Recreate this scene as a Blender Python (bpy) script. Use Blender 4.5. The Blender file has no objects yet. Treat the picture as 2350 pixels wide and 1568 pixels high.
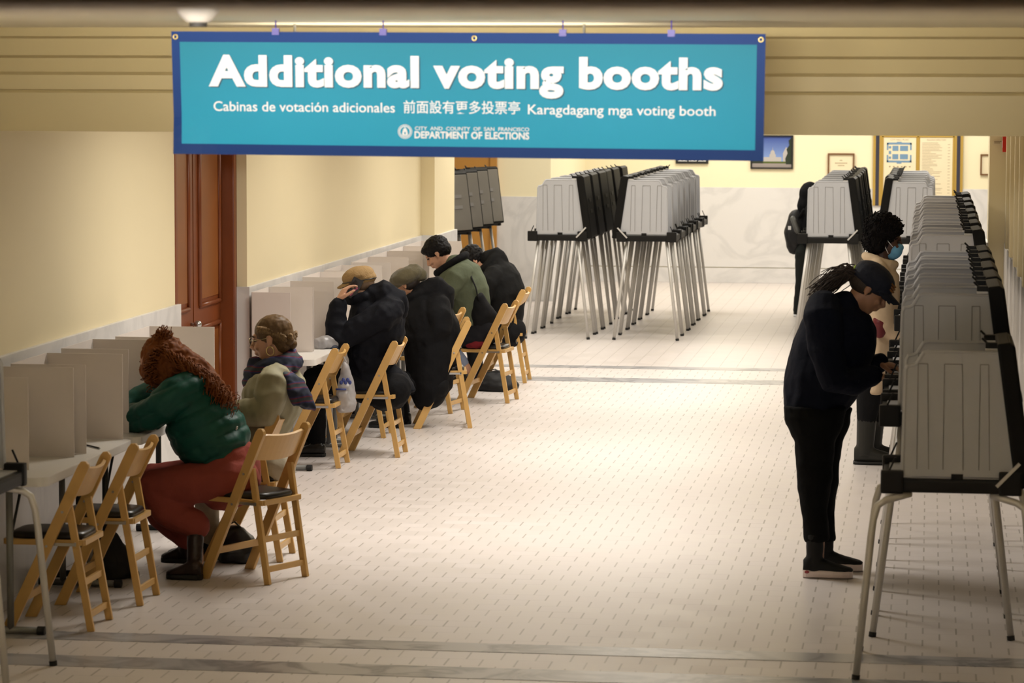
import bpy, bmesh, math, random
from mathutils import Vector, Matrix, noise, Euler
random.seed(7)
C = bpy.context.scene.collection
S = bpy.context.scene
# ---------------------------------------------------------------- camera
FPX, CX, CY, EYE = 6862.0, 1175.0, 784.0, 2.53
_v = Vector((2136-CX, -(193-CY), -FPX)).normalized()
_h = Vector((1, -.0028, 0)).normalized()
_z = _h.cross(_v).normalized(); _x = _v.cross(_z)
CAMR = Matrix((_x, _v, _z))                       # camera axes -> world
cd = bpy.data.cameras.new('camera'); cam = bpy.data.objects.new('camera', cd); C.objects.link(cam)
cam.matrix_world = Matrix.Translation((0, 0, EYE)) @ CAMR.to_4x4()
cd.sensor_width = 36; cd.lens = FPX/2350*36; cd.clip_end = 200
cd.dof.use_dof = True; cd.dof.focus_distance = 19.5; cd.dof.aperture_fstop = 5.6
S.camera = cam
S.view_settings.view_transform = 'Standard'; S.view_settings.look = 'None'
S.view_settings.gamma = 1; S.view_settings.exposure = -.36
S.cycles.use_denoising = True
S.cycles.max_bounces = 5; S.cycles.diffuse_bounces = 3; S.cycles.glossy_bounces = 2; S.cycles.transmission_bounces = 4
S.cycles.caustics_reflective = False; S.cycles.caustics_refractive = False; S.cycles.adaptive_threshold = .03
w = bpy.data.worlds.new('world'); S.world = w; w.use_nodes = True
w.node_tree.nodes['Background'].inputs[0].default_value = (1, .86, .66, 1)
w.node_tree.nodes['Background'].inputs[1].default_value = .05
def at(px, py, Y):                                # the point seen at a pixel, at distance Y down the corridor
    d = CAMR @ Vector((px-CX, -(py-CY), -FPX)); return Vector((0, 0, EYE)) + d*(Y/d.y)
def area(loc, sx, sy, power, col=(1, .85, .64), rot=(0, 0, 0)):
    l = bpy.data.lights.new('area_light', 'AREA'); l.shape = 'RECTANGLE'; l.size = sx; l.size_y = sy; l.energy = power; l.color = col
    o = bpy.data.objects.new('area_light', l); o.location = loc; o.rotation_euler = rot; C.objects.link(o); return o
CORR = [(-2.5, 16.4, 3.07), (-2.5, 20.2, 3.07), (-2.5, 24.0, 3.07)]
HALL = [(-3.4, 27.4, 3.57), (-.7, 27.4, 3.57), (-5.2, 29.5, 3.57), (-3.2, 33.0, 3.57), (0.6, 32.6, 3.57), (-2.6, 36.3, 3.57), (0.2, 36.3, 3.57)]  # first two added to brighten the fronts of the far booths
for i, p in enumerate(CORR): area((p[0], p[1], p[2]-.03), 1.2, 1.2, (88, 78, 76)[i], (1, .96, .90)).data.spread = math.radians(146)
for p in HALL: area((p[0], p[1], p[2]-.03), 1.2, 1.2, 84, (1, .97, .91))
for x in (-3.1, -1.8, -.5):  # aimed lights with no fitting, added to brighten the banner
    l_ = area((x, 6.9, 2.69), .9, .12, 11.5, (1, .97, .92), (math.radians(96), 0, 0)); l_.data.spread = math.radians(36)
for y in (6.3, 8.4):                              # added unseen downlights; their floor bounce brightens the near ceiling
    l_ = area((-2.3, y, 2.76), .9, .5, 95, (1, .95, .84)); l_.data.spread = math.radians(70)
area((-2.0, 12.15, 2.53), 1.5, .12, 6, (1, .93, .80), (math.pi, 0, 0))  # upward light behind the banner, added to brighten the near ceiling
# ---------------------------------------------------------------- materials
def mat(name, col, rough=.6, metal=0, var=.0, vscale=8, bump=0, bscale=60, spec=.4, emit=None, sheen=0):
    m = bpy.data.materials.new(name); m.use_nodes = True; nt = m.node_tree; N = nt.nodes; L = nt.links
    b = N['Principled BSDF']; c4 = (*col, 1)
    b.inputs['Base Color'].default_value = c4; b.inputs['Roughness'].default_value = rough; b.inputs['Metallic'].default_value = metal
    b.inputs['Specular IOR Level'].default_value = spec
    if sheen: b.inputs['Sheen Weight'].default_value = sheen
    tc = N.new('ShaderNodeTexCoord')
    if var:
        n = N.new('ShaderNodeTexNoise'); n.inputs['Scale'].default_value = vscale; n.inputs['Detail'].default_value = 4
        L.new(tc.outputs['Object'], n.inputs['Vector'])
        mx = N.new('ShaderNodeMix'); mx.data_type = 'RGBA'
        mx.inputs[6].default_value = (*[min(1, x*(1-var)) for x in col], 1); mx.inputs[7].default_value = (*[min(1, x*(1+var)) for x in col], 1)
        L.new(n.outputs['Fac'], mx.inputs[0]); L.new(mx.outputs[2], b.inputs['Base Color'])
    if bump:
        n2 = N.new('ShaderNodeTexNoise'); n2.inputs['Scale'].default_value = bscale; n2.inputs['Detail'].default_value = 3
        L.new(tc.outputs['Object'], n2.inputs['Vector'])
        bp = N.new('ShaderNodeBump'); bp.inputs['Strength'].default_value = bump; bp.inputs['Distance'].default_value = .01
        L.new(n2.outputs['Fac'], bp.inputs['Height']); L.new(bp.outputs['Normal'], b.inputs['Normal'])
    if emit:
        b.inputs['Emission Color'].default_value = (*emit[:3], 1); b.inputs['Emission Strength'].default_value = emit[3]
    return m
def nodes(m): return m.node_tree.nodes, m.node_tree.links, m.node_tree.nodes['Principled BSDF']
def marble(name, base, vein, scale=1.6, amt=.55):
    m = mat(name, base, .28); N, L, b = nodes(m)
    tc = N['Texture Coordinate']; mp = N.new('ShaderNodeMapping'); mp.inputs['Rotation'].default_value = (.5, .3, .6)
    L.new(tc.outputs['Object'], mp.inputs[0])
    n = N.new('ShaderNodeTexNoise'); n.inputs['Scale'].default_value = scale; n.inputs['Detail'].default_value = 8; n.inputs['Distortion'].default_value = 1.6
    L.new(mp.outputs[0], n.inputs[0])
    r = N.new('ShaderNodeValToRGB'); e = r.color_ramp.elements
    e[0].position = .42; e[0].color = (0, 0, 0, 1); e[1].position = .5; e[1].color = (1, 1, 1, 1)
    x = e.new(.58); x.color = (0, 0, 0, 1)
    L.new(n.outputs['Fac'], r.inputs[0])
    n3 = N.new('ShaderNodeTexNoise'); n3.inputs['Scale'].default_value = .7; L.new(mp.outputs[0], n3.inputs[0])
    mu = N.new('ShaderNodeMath'); mu.operation = 'MULTIPLY'; L.new(r.outputs[0], mu.inputs[0]); L.new(n3.outputs['Fac'], mu.inputs[1])
    m2 = N.new('ShaderNodeMath'); m2.operation = 'MULTIPLY'; m2.inputs[1].default_value = amt; L.new(mu.outputs[0], m2.inputs[0])
    mx = N.new('ShaderNodeMix'); mx.data_type = 'RGBA'; mx.inputs[6].default_value = (*base, 1); mx.inputs[7].default_value = (*vein, 1)
    L.new(m2.outputs[0], mx.inputs[0]); L.new(mx.outputs[2], b.inputs['Base Color'])
    return m
M = {}
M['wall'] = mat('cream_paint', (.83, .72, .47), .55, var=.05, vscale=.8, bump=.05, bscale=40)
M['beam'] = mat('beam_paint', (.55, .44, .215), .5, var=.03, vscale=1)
M['wallback'] = mat('back_paint', (.88, .79, .54), .55, var=.04, vscale=.8)
M['ceil'] = mat('ceiling_paint', (.92, .83, .60), .6)
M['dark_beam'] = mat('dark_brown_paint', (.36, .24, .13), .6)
M['marble'] = marble('white_marble', (.72, .70, .68), (.34, .34, .34), 1.4, .4)
M['greymarble'] = marble('grey_marble', (.42, .41, .42), (.16, .16, .18), 2.2, 1.6)
M['doorwood'] = mat('mahogany', (.20, .05, .012), .35, var=.25, vscale=3)
M['doorpanel'] = mat('mahogany_panel', (.26, .085, .018), .35, var=.25, vscale=3)
M['orangewood'] = mat('orange_wood', (.52, .25, .05), .4, var=.08, vscale=2)
M['pine'] = mat('pale_varnished_wood', (.60, .36, .12), .35, var=.16, vscale=9)
M['vinyl'] = mat('black_vinyl', (.012, .011, .010), .3)
M['plastic'] = mat('white_table_plastic', (.74, .71, .67), .4, bump=.05, bscale=200)
M['greymetal'] = mat('grey_painted_metal', (.20, .20, .19), .45, metal=.3)
M['blackmetal'] = mat('black_metal', (.012, .012, .012), .4)
M['rubber'] = mat('black_rubber', (.012, .012, .012), .6)
M['card'] = mat('white_cardboard', (.70, .63, .58), .75, var=.02, vscale=20)
M['cardcut'] = mat('cardboard_outer_face', (.60, .53, .46), .8, var=.03, vscale=20)
M['boothgrey'] = mat('booth_grey_plastic', (.42, .42, .435), .5, spec=.3)
M['boothline'] = mat('booth_groove', (.20, .19, .175), .6)
M['boothblack'] = mat('booth_black_plastic', (.008, .0075, .007), .5, spec=.2)
M['boothlid'] = mat('booth_dark_lid', (.006, .0056, .005), .55, spec=.12, var=.1, vscale=5)
M['boothlid_lit'] = mat('booth_lit_grey_lid', (.16, .145, .12), .5, var=.06, vscale=5)  # lighter lid grey standing for the stronger light on the far-left booths
M['alu'] = mat('brushed_aluminium', (.56, .54, .51), .42, metal=.3)
M['steel'] = mat('steel_hardware', (.5, .5, .5), .3, metal=1)
def floor_mat():
    m = mat('small_marble_tiles', (.7, .63, .55), .2, spec=.35); N, L, b = nodes(m)
    tc = N['Texture Coordinate']; sp = N.new('ShaderNodeSeparateXYZ'); L.new(tc.outputs['Object'], sp.inputs[0])
    def mth(op, a, bb=None, c=None):
        n = N.new('ShaderNodeMath'); n.operation = op
        for i, x in enumerate((a, bb, c)):
            if x is None: continue
            if isinstance(x, (int, float)): n.inputs[i].default_value = x
            else: L.new(x, n.inputs[i])
        return n.outputs[0]
    X, Y = sp.outputs[0], sp.outputs[1]
    def bond(U, V, T):                            # rows along U, stepping by T in V
        row = mth('FLOOR', mth('DIVIDE', V, T)); fv = mth('FRACT', mth('DIVIDE', V, T))
        u = mth('ADD', mth('DIVIDE', U, T), mth('MULTIPLY', row, .5)); fu = mth('FRACT', u); cu = mth('FLOOR', u)
        ju = mth('LESS_THAN', mth('ABSOLUTE', mth('SUBTRACT', fu, .5)), .474); jv = mth('LESS_THAN', mth('ABSOLUTE', mth('SUBTRACT', fv, .5)), .485)
        return row, cu, mth('SUBTRACT', 1, ju), mth('SUBTRACT', 1, jv)
    T = .153
    r1, c1, a1, b1 = bond(X, Y, T)
    r2, c2, a2, b2 = bond(Y, X, T)
    far = mth('GREATER_THAN', Y, 26.55)
    def pick(p, q): 
        return mth('ADD', mth('MULTIPLY', p, mth('SUBTRACT', 1, far)), mth('MULTIPLY', q, far))
    row, cu = pick(r1, r2), pick(c1, c2)
    cx_ = N.new('ShaderNodeCombineXYZ'); L.new(row, cx_.inputs[0]); L.new(cu, cx_.inputs[1])
    wn = N.new('ShaderNodeTexWhiteNoise'); L.new(cx_.outputs[0], wn.inputs['Vector'])
    rnd = wn.outputs['Value']
    strong = pick(a1, b2)                         # joints running down the corridor are the dark ones
    weak = pick(b1, a2)
    wk = mth('MULTIPLY', weak, mth('ADD', .12, mth('MULTIPLY', mth('GREATER_THAN', rnd, .86), .55)))
    joint = mth('MAXIMUM', mth('MULTIPLY', strong, mth('ADD', .45, mth('MULTIPLY', rnd, .5))), wk)
    nz = N.new('ShaderNodeTexNoise'); nz.inputs['Scale'].default_value = .6; nz.inputs['Detail'].default_value = 3; L.new(tc.outputs['Object'], nz.inputs['Vector'])
    base = N.new('ShaderNodeMix'); base.data_type = 'RGBA'
    base.inputs[6].default_value = (.65, .595, .555, 1); base.inputs[7].default_value = (.69, .625, .60, 1)
    L.new(mth('ADD', mth('MULTIPLY', rnd, .35), mth('MULTIPLY', nz.outputs['Fac'], .6)), base.inputs[0])
    mx = N.new('ShaderNodeMix'); mx.data_type = 'RGBA'; mx.inputs[7].default_value = (.22, .19, .15, 1)
    L.new(base.outputs[2], mx.inputs[6]); L.new(mth('MULTIPLY', joint, .75), mx.inputs[0]); L.new(mx.outputs[2], b.inputs['Base Color'])
    L.new(mth('ADD', .36, mth('MULTIPLY', rnd, .08)), b.inputs['Roughness'])
    return m
M['floor'] = floor_mat()
# ---------------------------------------------------------------- mesh helpers
class MB:
    def __init__(s): s.v = []; s.f = []; s.mi = []; s.slot = 0
    def add(s, vs, fs):
        n = len(s.v); s.v += [Vector(p) for p in vs]
        for f in fs: s.f.append([i+n for i in f]); s.mi.append(s.slot)
    def box(s, x0, x1, y0, y1, z0, z1, T=None):
        vs = [Vector((x, y, z)) for x in (x0, x1) for y in (y0, y1) for z in (z0, z1)]
        if T is not None: vs = [T @ p for p in vs]
        s.add(vs, [(0, 1, 3, 2), (4, 6, 7, 5), (0, 4, 5, 1), (2, 3, 7, 6), (0, 2, 6, 4), (1, 5, 7, 3)])
    def bar(s, a, b, wdt, dep, side=(0, 1, 0)):    # rectangular bar from a to b, wdt along side, dep across
        a, b = Vector(a), Vector(b); d = (b-a).normalized(); sd = Vector(side); sd = (sd-d*sd.dot(d)).normalized(); t = d.cross(sd)
        vs = [p+sd*i*wdt/2+t*j*dep/2 for p in (a, b) for i in (-1, 1) for j in (-1, 1)]
        s.add(vs, [(0, 1, 3, 2), (4, 6, 7, 5), (0, 4, 5, 1), (2, 3, 7, 6), (0, 2, 6, 4), (1, 5, 7, 3)])
    def prism(s, poly, off):                       # poly: 3d points, extruded by vector off
        n = len(poly); o = Vector(off); P = [Vector(p) for p in poly]
        s.add(P+[p+o for p in P], [tuple(range(n))[::-1], tuple(range(n, 2*n))]+[(i, (i+1) % n, n+(i+1) % n, n+i) for i in range(n)])
    def loft(s, rings, n=18, cap=True, power=1):
        base = len(s.v); vs = []
        for c, a, b in rings:
            for k in range(n):
                t = 2*math.pi*k/n; ct, st = math.cos(t), math.sin(t)
                if power != 1: ct = math.copysign(abs(ct)**power, ct); st = math.copysign(abs(st)**power, st)
                vs.append(c+a*ct+b*st)
        fs = []; m = len(rings)
        for i in range(m-1):
            for k in range(n):
                fs.append((i*n+k, i*n+(k+1) % n, (i+1)*n+(k+1) % n, (i+1)*n+k))
        if cap: fs += [tuple(range(n))[::-1], tuple(range((m-1)*n, m*n))]
        s.add(vs, fs)
    def tube(s, pts, r, n=8, cap=True, flat=1, round_ends=False):
        P = [Vector(p) for p in pts]; R = r if isinstance(r, (list, tuple)) else [r]*len(P)
        if round_ends:
            d0 = (P[0]-P[1]).normalized(); d1 = (P[-1]-P[-2]).normalized()
            P = [P[0]+d0*R[0]*.95, P[0]+d0*R[0]*.7]+P+[P[-1]+d1*R[-1]*.7, P[-1]+d1*R[-1]*.95]
            R = [R[0]*.3, R[0]*.72]+list(R)+[R[-1]*.72, R[-1]*.3]
        rings = []; up = None
        for i, p in enumerate(P):
            d = (P[min(i+1, len(P)-1)]-P[max(i-1, 0)])
            d = d.normalized() if d.length > 1e-9 else Vector((0, 0, 1))
            if up is None: up = Vector((0, 1, 0)) if abs(d.y) < .9 else Vector((1, 0, 0))
            a = (up-d*up.dot(d)); a = a.normalized() if a.length > 1e-6 else d.orthogonal().normalized(); up = a
            rings.append((p, a*R[i], d.cross(a)*R[i]*flat))
        s.loft(rings, n, cap)
    def ell(s, c, rx, ry, rz, M3=None, nu=16, nv=10):
        rings = []; c = Vector(c); I = M3 or Matrix.Identity(3)
        for j in range(nv+1):
            t = math.pi*j/nv; q = max(math.sin(t), .02)
            rings.append((c+I@Vector((0, 0, -math.cos(t)*rz)), I@Vector((rx*q, 0, 0)), I@Vector((0, ry*q, 0))))
        s.loft(rings, nu)
    def build(s, name, m, parent=None, loc=(0, 0, 0), smooth=False, bevel=0, rot=None):
        me = bpy.data.meshes.new(name); me.from_pydata([tuple(v) for v in s.v], [], s.f)
        ms = m if isinstance(m, (list, tuple)) else [m]
        for x in ms: me.materials.append(x)
        if len(ms) > 1: me.polygons.foreach_set('material_index', s.mi)
        bm = bmesh.new(); bm.from_mesh(me); bmesh.ops.recalc_face_normals(bm, faces=bm.faces)
        if bevel: 
            bmesh.ops.bevel(bm, geom=[e for e in bm.edges if e.is_manifold and e.calc_face_angle(0) > .5], offset=bevel, segments=2, profile=.7, affect='EDGES', clamp_overlap=True)
        bm.to_mesh(me); bm.free()
        if smooth: me.polygons.foreach_set('use_smooth', [True]*len(me.polygons))
        o = bpy.data.objects.new(name, me); C.objects.link(o); o.location = loc
        if rot: o.rotation_euler = rot
        if parent: o.parent = parent
        return o
def tag(o, label=None, cat=None, group=None, kind=None):
    if label: o['label'] = label
    if cat: o['category'] = cat
    if group: o['group'] = group
    if kind: o['kind'] = kind
    return o
def empty(name, loc, rz=0, **k):
    o = bpy.data.objects.new(name, None); C.objects.link(o); o.location = loc; o.rotation_euler = (0, 0, rz); o.empty_display_size = .1
    return tag(o, **k)
def kids(o): return [x for x in bpy.data.objects if x.parent == o]
def copy_tree(o, parent=None):
    c = o.copy(); C.objects.link(c)
    if parent: c.parent = parent
    for ch in kids(o): copy_tree(ch, c)
    return c
def struct(name, mb, m, label=None, **k):
    o = mb.build(name, m, **k); o['kind'] = 'structure'
    if label: o['label'] = label
    return o
ORD = ['first', 'second', 'third', 'fourth', 'fifth', 'sixth', 'seventh', 'eighth', 'ninth', 'tenth', 'eleventh', 'twelfth']
# ================================================================ the room
b = MB(); b.box(-12, 6, -3, 40, -.1, 0); struct('floor', b, M['floor'], 'pale small-tiled marble floor with a soft shine')
for i, (y0, y1, x0, x1) in enumerate([(13.02, 13.22, -6, 2.5), (12.42, 12.66, -6, 2.5), (25.15, 25.5, -4.28, .5), (26.35, 26.58, -4.28, .5)]):
    b = MB(); b.box(x0, x1, y0, y1, 0, .002); struct('trim_%d' % (i+1), b, M['greymarble'], 'grey marble band let into the floor')
WA, WB = -4.47, -4.40                              # left wall before and after the door
b = MB(); b.box(WA-.3, WA, 13.4, 17.44, 0, 3.2); b.box(WA-.3, WB, 19.05, 25.8, 0, 3.2); b.box(WA-.3, -4.28, 25.8, 26.9, 0, 3.7); b.box(WA-.3, WA, 17.44, 19.05, 2.9, 3.2)
struct('wall_left', b, M['wall'], 'cream painted corridor wall above the marble')
b = MB(); b.box(WA, WA+.025, 13.4, 17.49, 0, 1.2); struct('trim_5', b, M['marble'], 'white veined marble wainscot before the door', bevel=.004)
b = MB(); b.box(WA-.05, WB+.02, 19.03, 25.8, 0, 1.2); b.box(WB, -4.255, 25.78, 26.92, 0, 1.2); struct('trim_6', b, M['marble'], 'white veined marble wainscot behind the far tables', bevel=.004)
# door_1: double mahogany door in the left wall
d = empty('door_1', (WA-.09, 18.25, 0), kind='structure', label='dark mahogany double door set in the left wall')
def leaf(y0, y1):
    b = MB(); b.box(-.04, 0, y0, y1, 0, 2.86); o = b.build('door_leaf', M['doorwood'], d)
    for z0, z1 in ((.25, .98), (1.12, 2.45)):
        p = MB(); p.box(0, .006, y0+.16, y1-.16, z0+.04, z1-.04); p.build('door_panel', M['doorpanel'], o, bevel=.004)
        q = MB()
        for (a, bb) in (((y0+.13, z0), (y1-.13, z0)), ((y1-.13, z0), (y1-.13, z1)), ((y1-.13, z1), (y0+.13, z1)), ((y0+.13, z1), (y0+.13, z0))):
            q.tube([(.005, *a), (.005, *bb)], .016, 8)
        q.build('panel_moulding', M['doorwood'], o, smooth=True)
leaf(-.8, -.012); leaf(.012, .8)
b = MB(); b.box(-.06, .095, .72, .80, 0, 2.9); b.box(-.06, .095, -.81, -.75, 0, 2.9); b.box(-.06, .1, -.8, .8, 2.84, 2.9); b.build('door_frame', M['doorwood'], d, bevel=.01)
b = MB(); b.box(-.03, -.02, -.8, .8, 0, 2.9); b.build('door_backing', M['doorwood'], d)
b = MB(); b.ell((.045, -.07, 1.02), .025, .025, .025); b.tube([(0, -.07, 1.02), (.04, -.07, 1.02)], .01); b.build('door_knob', M['steel'], d, smooth=True)
# right wall, ribs, pilaster
b = MB(); b.box(.65, .95, 13.4, 26.1, 0, 3.2); b.box(.5, .95, 25.5, 26.1, 0, 3.7); struct('wall_right', b, M['wall'], 'cream right corridor wall ending in a pilaster')
b = MB(); b.box(.63, .65, 13.4, 25.5, 0, 1.2); b.box(.48, .5, 25.48, 26.12, 0, 1.2); struct('trim_7', b, M['marble'], 'pale marble wainscot along the right wall', bevel=.003)
for i, y in enumerate([18.4, 19.6, 20.7, 21.8, 23.0, 24.2]):
    b = MB(); b.box(.605, .65, y-.06, y+.06, 1.22, 3.05); struct('trim_%d' % (8+i), b, M['wall'], 'narrow upright wall moulding above the marble', bevel=.012)
# beam over the corridor mouth
prof = [(13.2, 2.305), (13.2, 2.48), (13.185, 2.492), (13.15, 2.496), (13.15, 2.56), (13.12, 2.575), (13.1, 2.636), (13.05, 2.648), (13.02, 2.722), (12.97, 2.732), (12.95, 2.775), (13.8, 2.775), (13.8, 2.305)]
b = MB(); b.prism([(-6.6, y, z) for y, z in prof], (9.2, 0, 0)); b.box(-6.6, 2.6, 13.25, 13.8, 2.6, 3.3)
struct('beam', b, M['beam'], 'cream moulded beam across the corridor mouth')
b = MB(); b.box(-7, 3, 3.2, 13.3, 2.77, 2.9); struct('ceiling_1', b, M['ceil'], 'cream ceiling in front of the beam')
b = MB(); b.box(-4.8, 1, 13.7, 26.6, 3.1, 3.2); struct('ceiling_2', b, M['ceil'])
b = MB(); b.box(-12, 6, 26.2, 40, 3.6, 3.7); b.box(-12, 6, 26.2, 26.6, 3.1, 3.65); struct('ceiling_3', b, M['ceil'])
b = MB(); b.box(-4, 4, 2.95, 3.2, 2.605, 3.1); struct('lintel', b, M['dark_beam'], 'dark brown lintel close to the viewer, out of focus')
b = MB(); b.box(-6.6, -6.3, 3, 13.4, 0, 2.9); struct('wall_lobby_left', b, M['wall'])
b = MB(); b.box(2.3, 2.6, 3, 13.4, 0, 2.9); struct('wall_lobby_right', b, M['wall'])
b = MB(); b.box(-6.6, -4.7, 13.4, 13.7, 0, 3.2); b.box(.9, 2.6, 13.4, 13.7, 0, 3.2); struct('wall_front', b, M['wall'])
# the far hall
b = MB(); b.box(-4.35, 6, 38.05, 38.3, 0, 3.7); b.box(-12, -4.35, 34.45, 38.3, 0, 3.7); struct('wall_back', b, M['wallback'], 'pale yellow back wall of the far hall')
b = MB(); b.box(-4.33, 6, 38.03, 38.05, .2, 1.215); b.box(-4.33, 6, 38.015, 38.05, 0, .19); b.box(-4.98, -4.33, 34.42, 34.45, 0, 1.215); b.box(-4.36, -4.32, 34.43, 38.05, 0, 1.215)
struct('trim_14', b, M['marble'], 'white veined marble wainscot of the back wall', bevel=.004)
b = MB(); b.box(-12, -11.7, 26, 38, 0, 3.7); b.box(5.7, 6, 26, 38.2, 0, 3.7); b.box(-12, -4.7, 26.2, 26.5, 0, 3.7); b.box(.9, 6, 25.9, 26.2, 0, 3.7); struct('wall_hall', b, M['wallback'])
d = empty('door_2', (-5.5, 34.44, 0), kind='structure', label='flat orange-brown wooden door in the far left wall')
b = MB(); b.box(-.7, .525, -.05, 0, 0, 2.5); b.build('door_leaf', M['orangewood'], d)
b = MB(); b.box(.45, .53, -.07, -.05, 0, 2.55); b.box(-.75, .53, -.07, -.05, 2.48, 2.55); b.build('door_frame', M['orangewood'], d, bevel=.005)
# ceiling lights, then unseen lamps added to brighten the near end
def ceiling_panel(p, lab, grp, z):
    t = empty('ceiling_light', (p[0], p[1], z), label=lab, cat='ceiling light', group=grp)
    b = MB(); b.box(-.66, .66, -.66, .66, -.03, .0); b.build('light_frame', M['steel'], t, bevel=.005)
    b = MB(); b.box(-.6, .6, -.6, .6, -.035, -.028); b.build('diffuser', mat('lit_diffuser', (.9, .9, .85), .5, emit=(1, .86, .66, 2)), t)
for i, p in enumerate(CORR): ceiling_panel(p, 'square ceiling light in the corridor, %s behind the beam' % ORD[i], 'corridor ceiling lights', 3.1)
for i, p in enumerate(HALL): ceiling_panel(p, 'unseen square ceiling light in the far hall, %s past the corridor' % ORD[i], 'hall ceiling lights', 3.6)
M['globe'] = mat('fill_lamp_glass', (.95, .93, .85), .4, emit=(1, .90, .70, 30))
for (x, y, lab) in ((-2.0, 5.6, 'unseen opal fill lamp added in front of the blue banner'), (-.9, 4.2, 'unseen opal fill lamp added nearest the viewer')):  # out-of-frame lamps added as front fill for the banner
    t = empty('fill_lamp', (x, y, 2.77), label=lab, cat='ceiling lamp', group='added opal fill lamps')
    b = MB(); b.tube([(0, 0, 0), (0, 0, -.02)], .15, 24); b.build('lamp_base', M['steel'], t)
    b = MB(); b.loft([(Vector((0, 0, -.02)), Vector((.13, 0, 0)), Vector((0, .13, 0))), (Vector((0, 0, -.06)), Vector((.12, 0, 0)), Vector((0, .12, 0))), (Vector((0, 0, -.09)), Vector((.08, 0, 0)), Vector((0, .08, 0))), (Vector((0, 0, -.1)), Vector((.02, 0, 0)), Vector((0, .02, 0)))], 24); b.build('lamp_shade', M['globe'], t, smooth=True)
t = empty('unseen_uplight', (-2.0, 12.15, 2.77), label='unseen uplighter trough behind the blue banner, shaped to brighten the ceiling', cat='ceiling lamp')  # lamp inferred from the bright ceiling; trough form made up to spread light
b = MB(); b.box(-.78, .78, -.07, .07, -.315, -.255); b.build('lamp_housing', M['alu'], t, bevel=.006)
b = MB(); b.box(-.75, .75, -.055, .055, -.256, -.250); b.build('diffuser', mat('lit_trough', (.9, .9, .85), .5, emit=(1, .92, .78, 4)), t)
for sx in (-.6, .6):
    b = MB(); b.tube([(sx, 0, 0), (sx, 0, -.26)], .006, 8); b.build('hanging_rod', M['steel'], t)
t = empty('smoke_detector', (-2.352, 9.5, 2.77), label='small off-white smoke detector on the ceiling left above the banner', cat='smoke detector')
def ringz(z, r): return (Vector((0, 0, z)), Vector((r, 0, 0)), Vector((0, r, 0)))
b = MB(); b.loft([ringz(0, .07), ringz(-.018, .068), ringz(-.046, .038), ringz(-.048, .03)], 24); b.build('detector_body', mat('detector_plastic', (.62, .58, .52), .5), t, smooth=True)
b = MB(); b.loft([ringz(-.046, .03), ringz(-.062, .028)], 24); b.build('sensor_cap', mat('detector_grille', (.05, .045, .04), .6), t)
b = MB(); b.tube([(0, 0, 0), (0, 0, -.006)], .035, 20); tag(b.build('ceiling_vent', mat('vent_dark', (.2, .15, .08), .6), loc=(-4.1, 12.75, 2.77)), 'small round dark vent in the ceiling at the far left', 'vent')
# ================================================================ banner
BW, BH, BY = 2.33, .485, 11.5
TL, TR, BR, BL = Vector((-2.956, 0, 2.728)), Vector((-.627, 0, 2.719)), Vector((-.631, 0, 2.234)), Vector((-2.945, 0, 2.248))
B0 = Vector((-1.79, BY, 2.23))
def buv(u, v, off=0):                              # u across 0..1, v up 0..1
    p = (BL*(1-u)+BR*u)*(1-v)+(TL*(1-u)+TR*u)*v
    bow = .012*math.sin(math.pi*u)*(1-v)+.02*max(0, .06-u)/.06*max(0, .3-v)/.3*1.2
    return Vector((p.x, BY-bow-off, p.z))-B0
def banner_mat():
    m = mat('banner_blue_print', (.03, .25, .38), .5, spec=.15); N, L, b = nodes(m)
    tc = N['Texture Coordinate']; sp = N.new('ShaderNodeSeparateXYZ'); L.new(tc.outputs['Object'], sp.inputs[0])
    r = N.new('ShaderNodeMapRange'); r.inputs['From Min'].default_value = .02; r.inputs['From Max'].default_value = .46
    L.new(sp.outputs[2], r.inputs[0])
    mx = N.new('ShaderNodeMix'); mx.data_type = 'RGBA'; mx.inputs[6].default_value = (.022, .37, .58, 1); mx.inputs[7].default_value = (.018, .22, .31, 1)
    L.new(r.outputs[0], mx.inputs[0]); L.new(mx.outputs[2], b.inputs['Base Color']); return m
ban = empty('hanging_banner', B0, label='wide blue voting-booths banner hung under the ceiling across the corridor mouth', cat='banner')
def sheet(name, u0, u1, v0, v1, off, m, nu=40, nv=10, th=.002, par=None):
    b = MB(); 
    for k in (0, 1):
        b.v += [buv(u0+(u1-u0)*i/nu, v0+(v1-v0)*j/nv, off-k*th) for i in range(nu+1) for j in range(nv+1)]
    n = (nu+1)*(nv+1); q = lambda i, j, k: k*n+i*(nv+1)+j
    for i in range(nu):
        for j in range(nv):
            b.f.append((q(i, j, 0), q(i+1, j, 0), q(i+1, j+1, 0), q(i, j+1, 0))); b.f.append((q(i, j, 1), q(i, j+1, 1), q(i+1, j+1, 1), q(i+1, j, 1)))
    for i in range(nu):
        for j in (0, nv): b.f.append((q(i, j, 0), q(i, j, 1), q(i+1, j, 1), q(i+1, j, 0)))
    for j in range(nv):
        for i in (0, nu): b.f.append((q(i, j, 0), q(i, j+1, 0), q(i, j+1, 1), q(i, j, 1)))
    b.mi = [0]*len(b.f); return b.build(name, m, par or ban, smooth=False)
M['navy'] = mat('banner_navy_border', (.006, .040, .19), .5, spec=.15)
sheet('banner_border', 0, 1, 0, 1, 0, M['navy'])
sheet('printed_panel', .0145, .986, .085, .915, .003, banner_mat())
M['letter'] = mat('white_print', (.92, .92, .92), .5)
M['lettersh'] = mat('print_shadow', (.02, .10, .15), .6)
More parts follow.
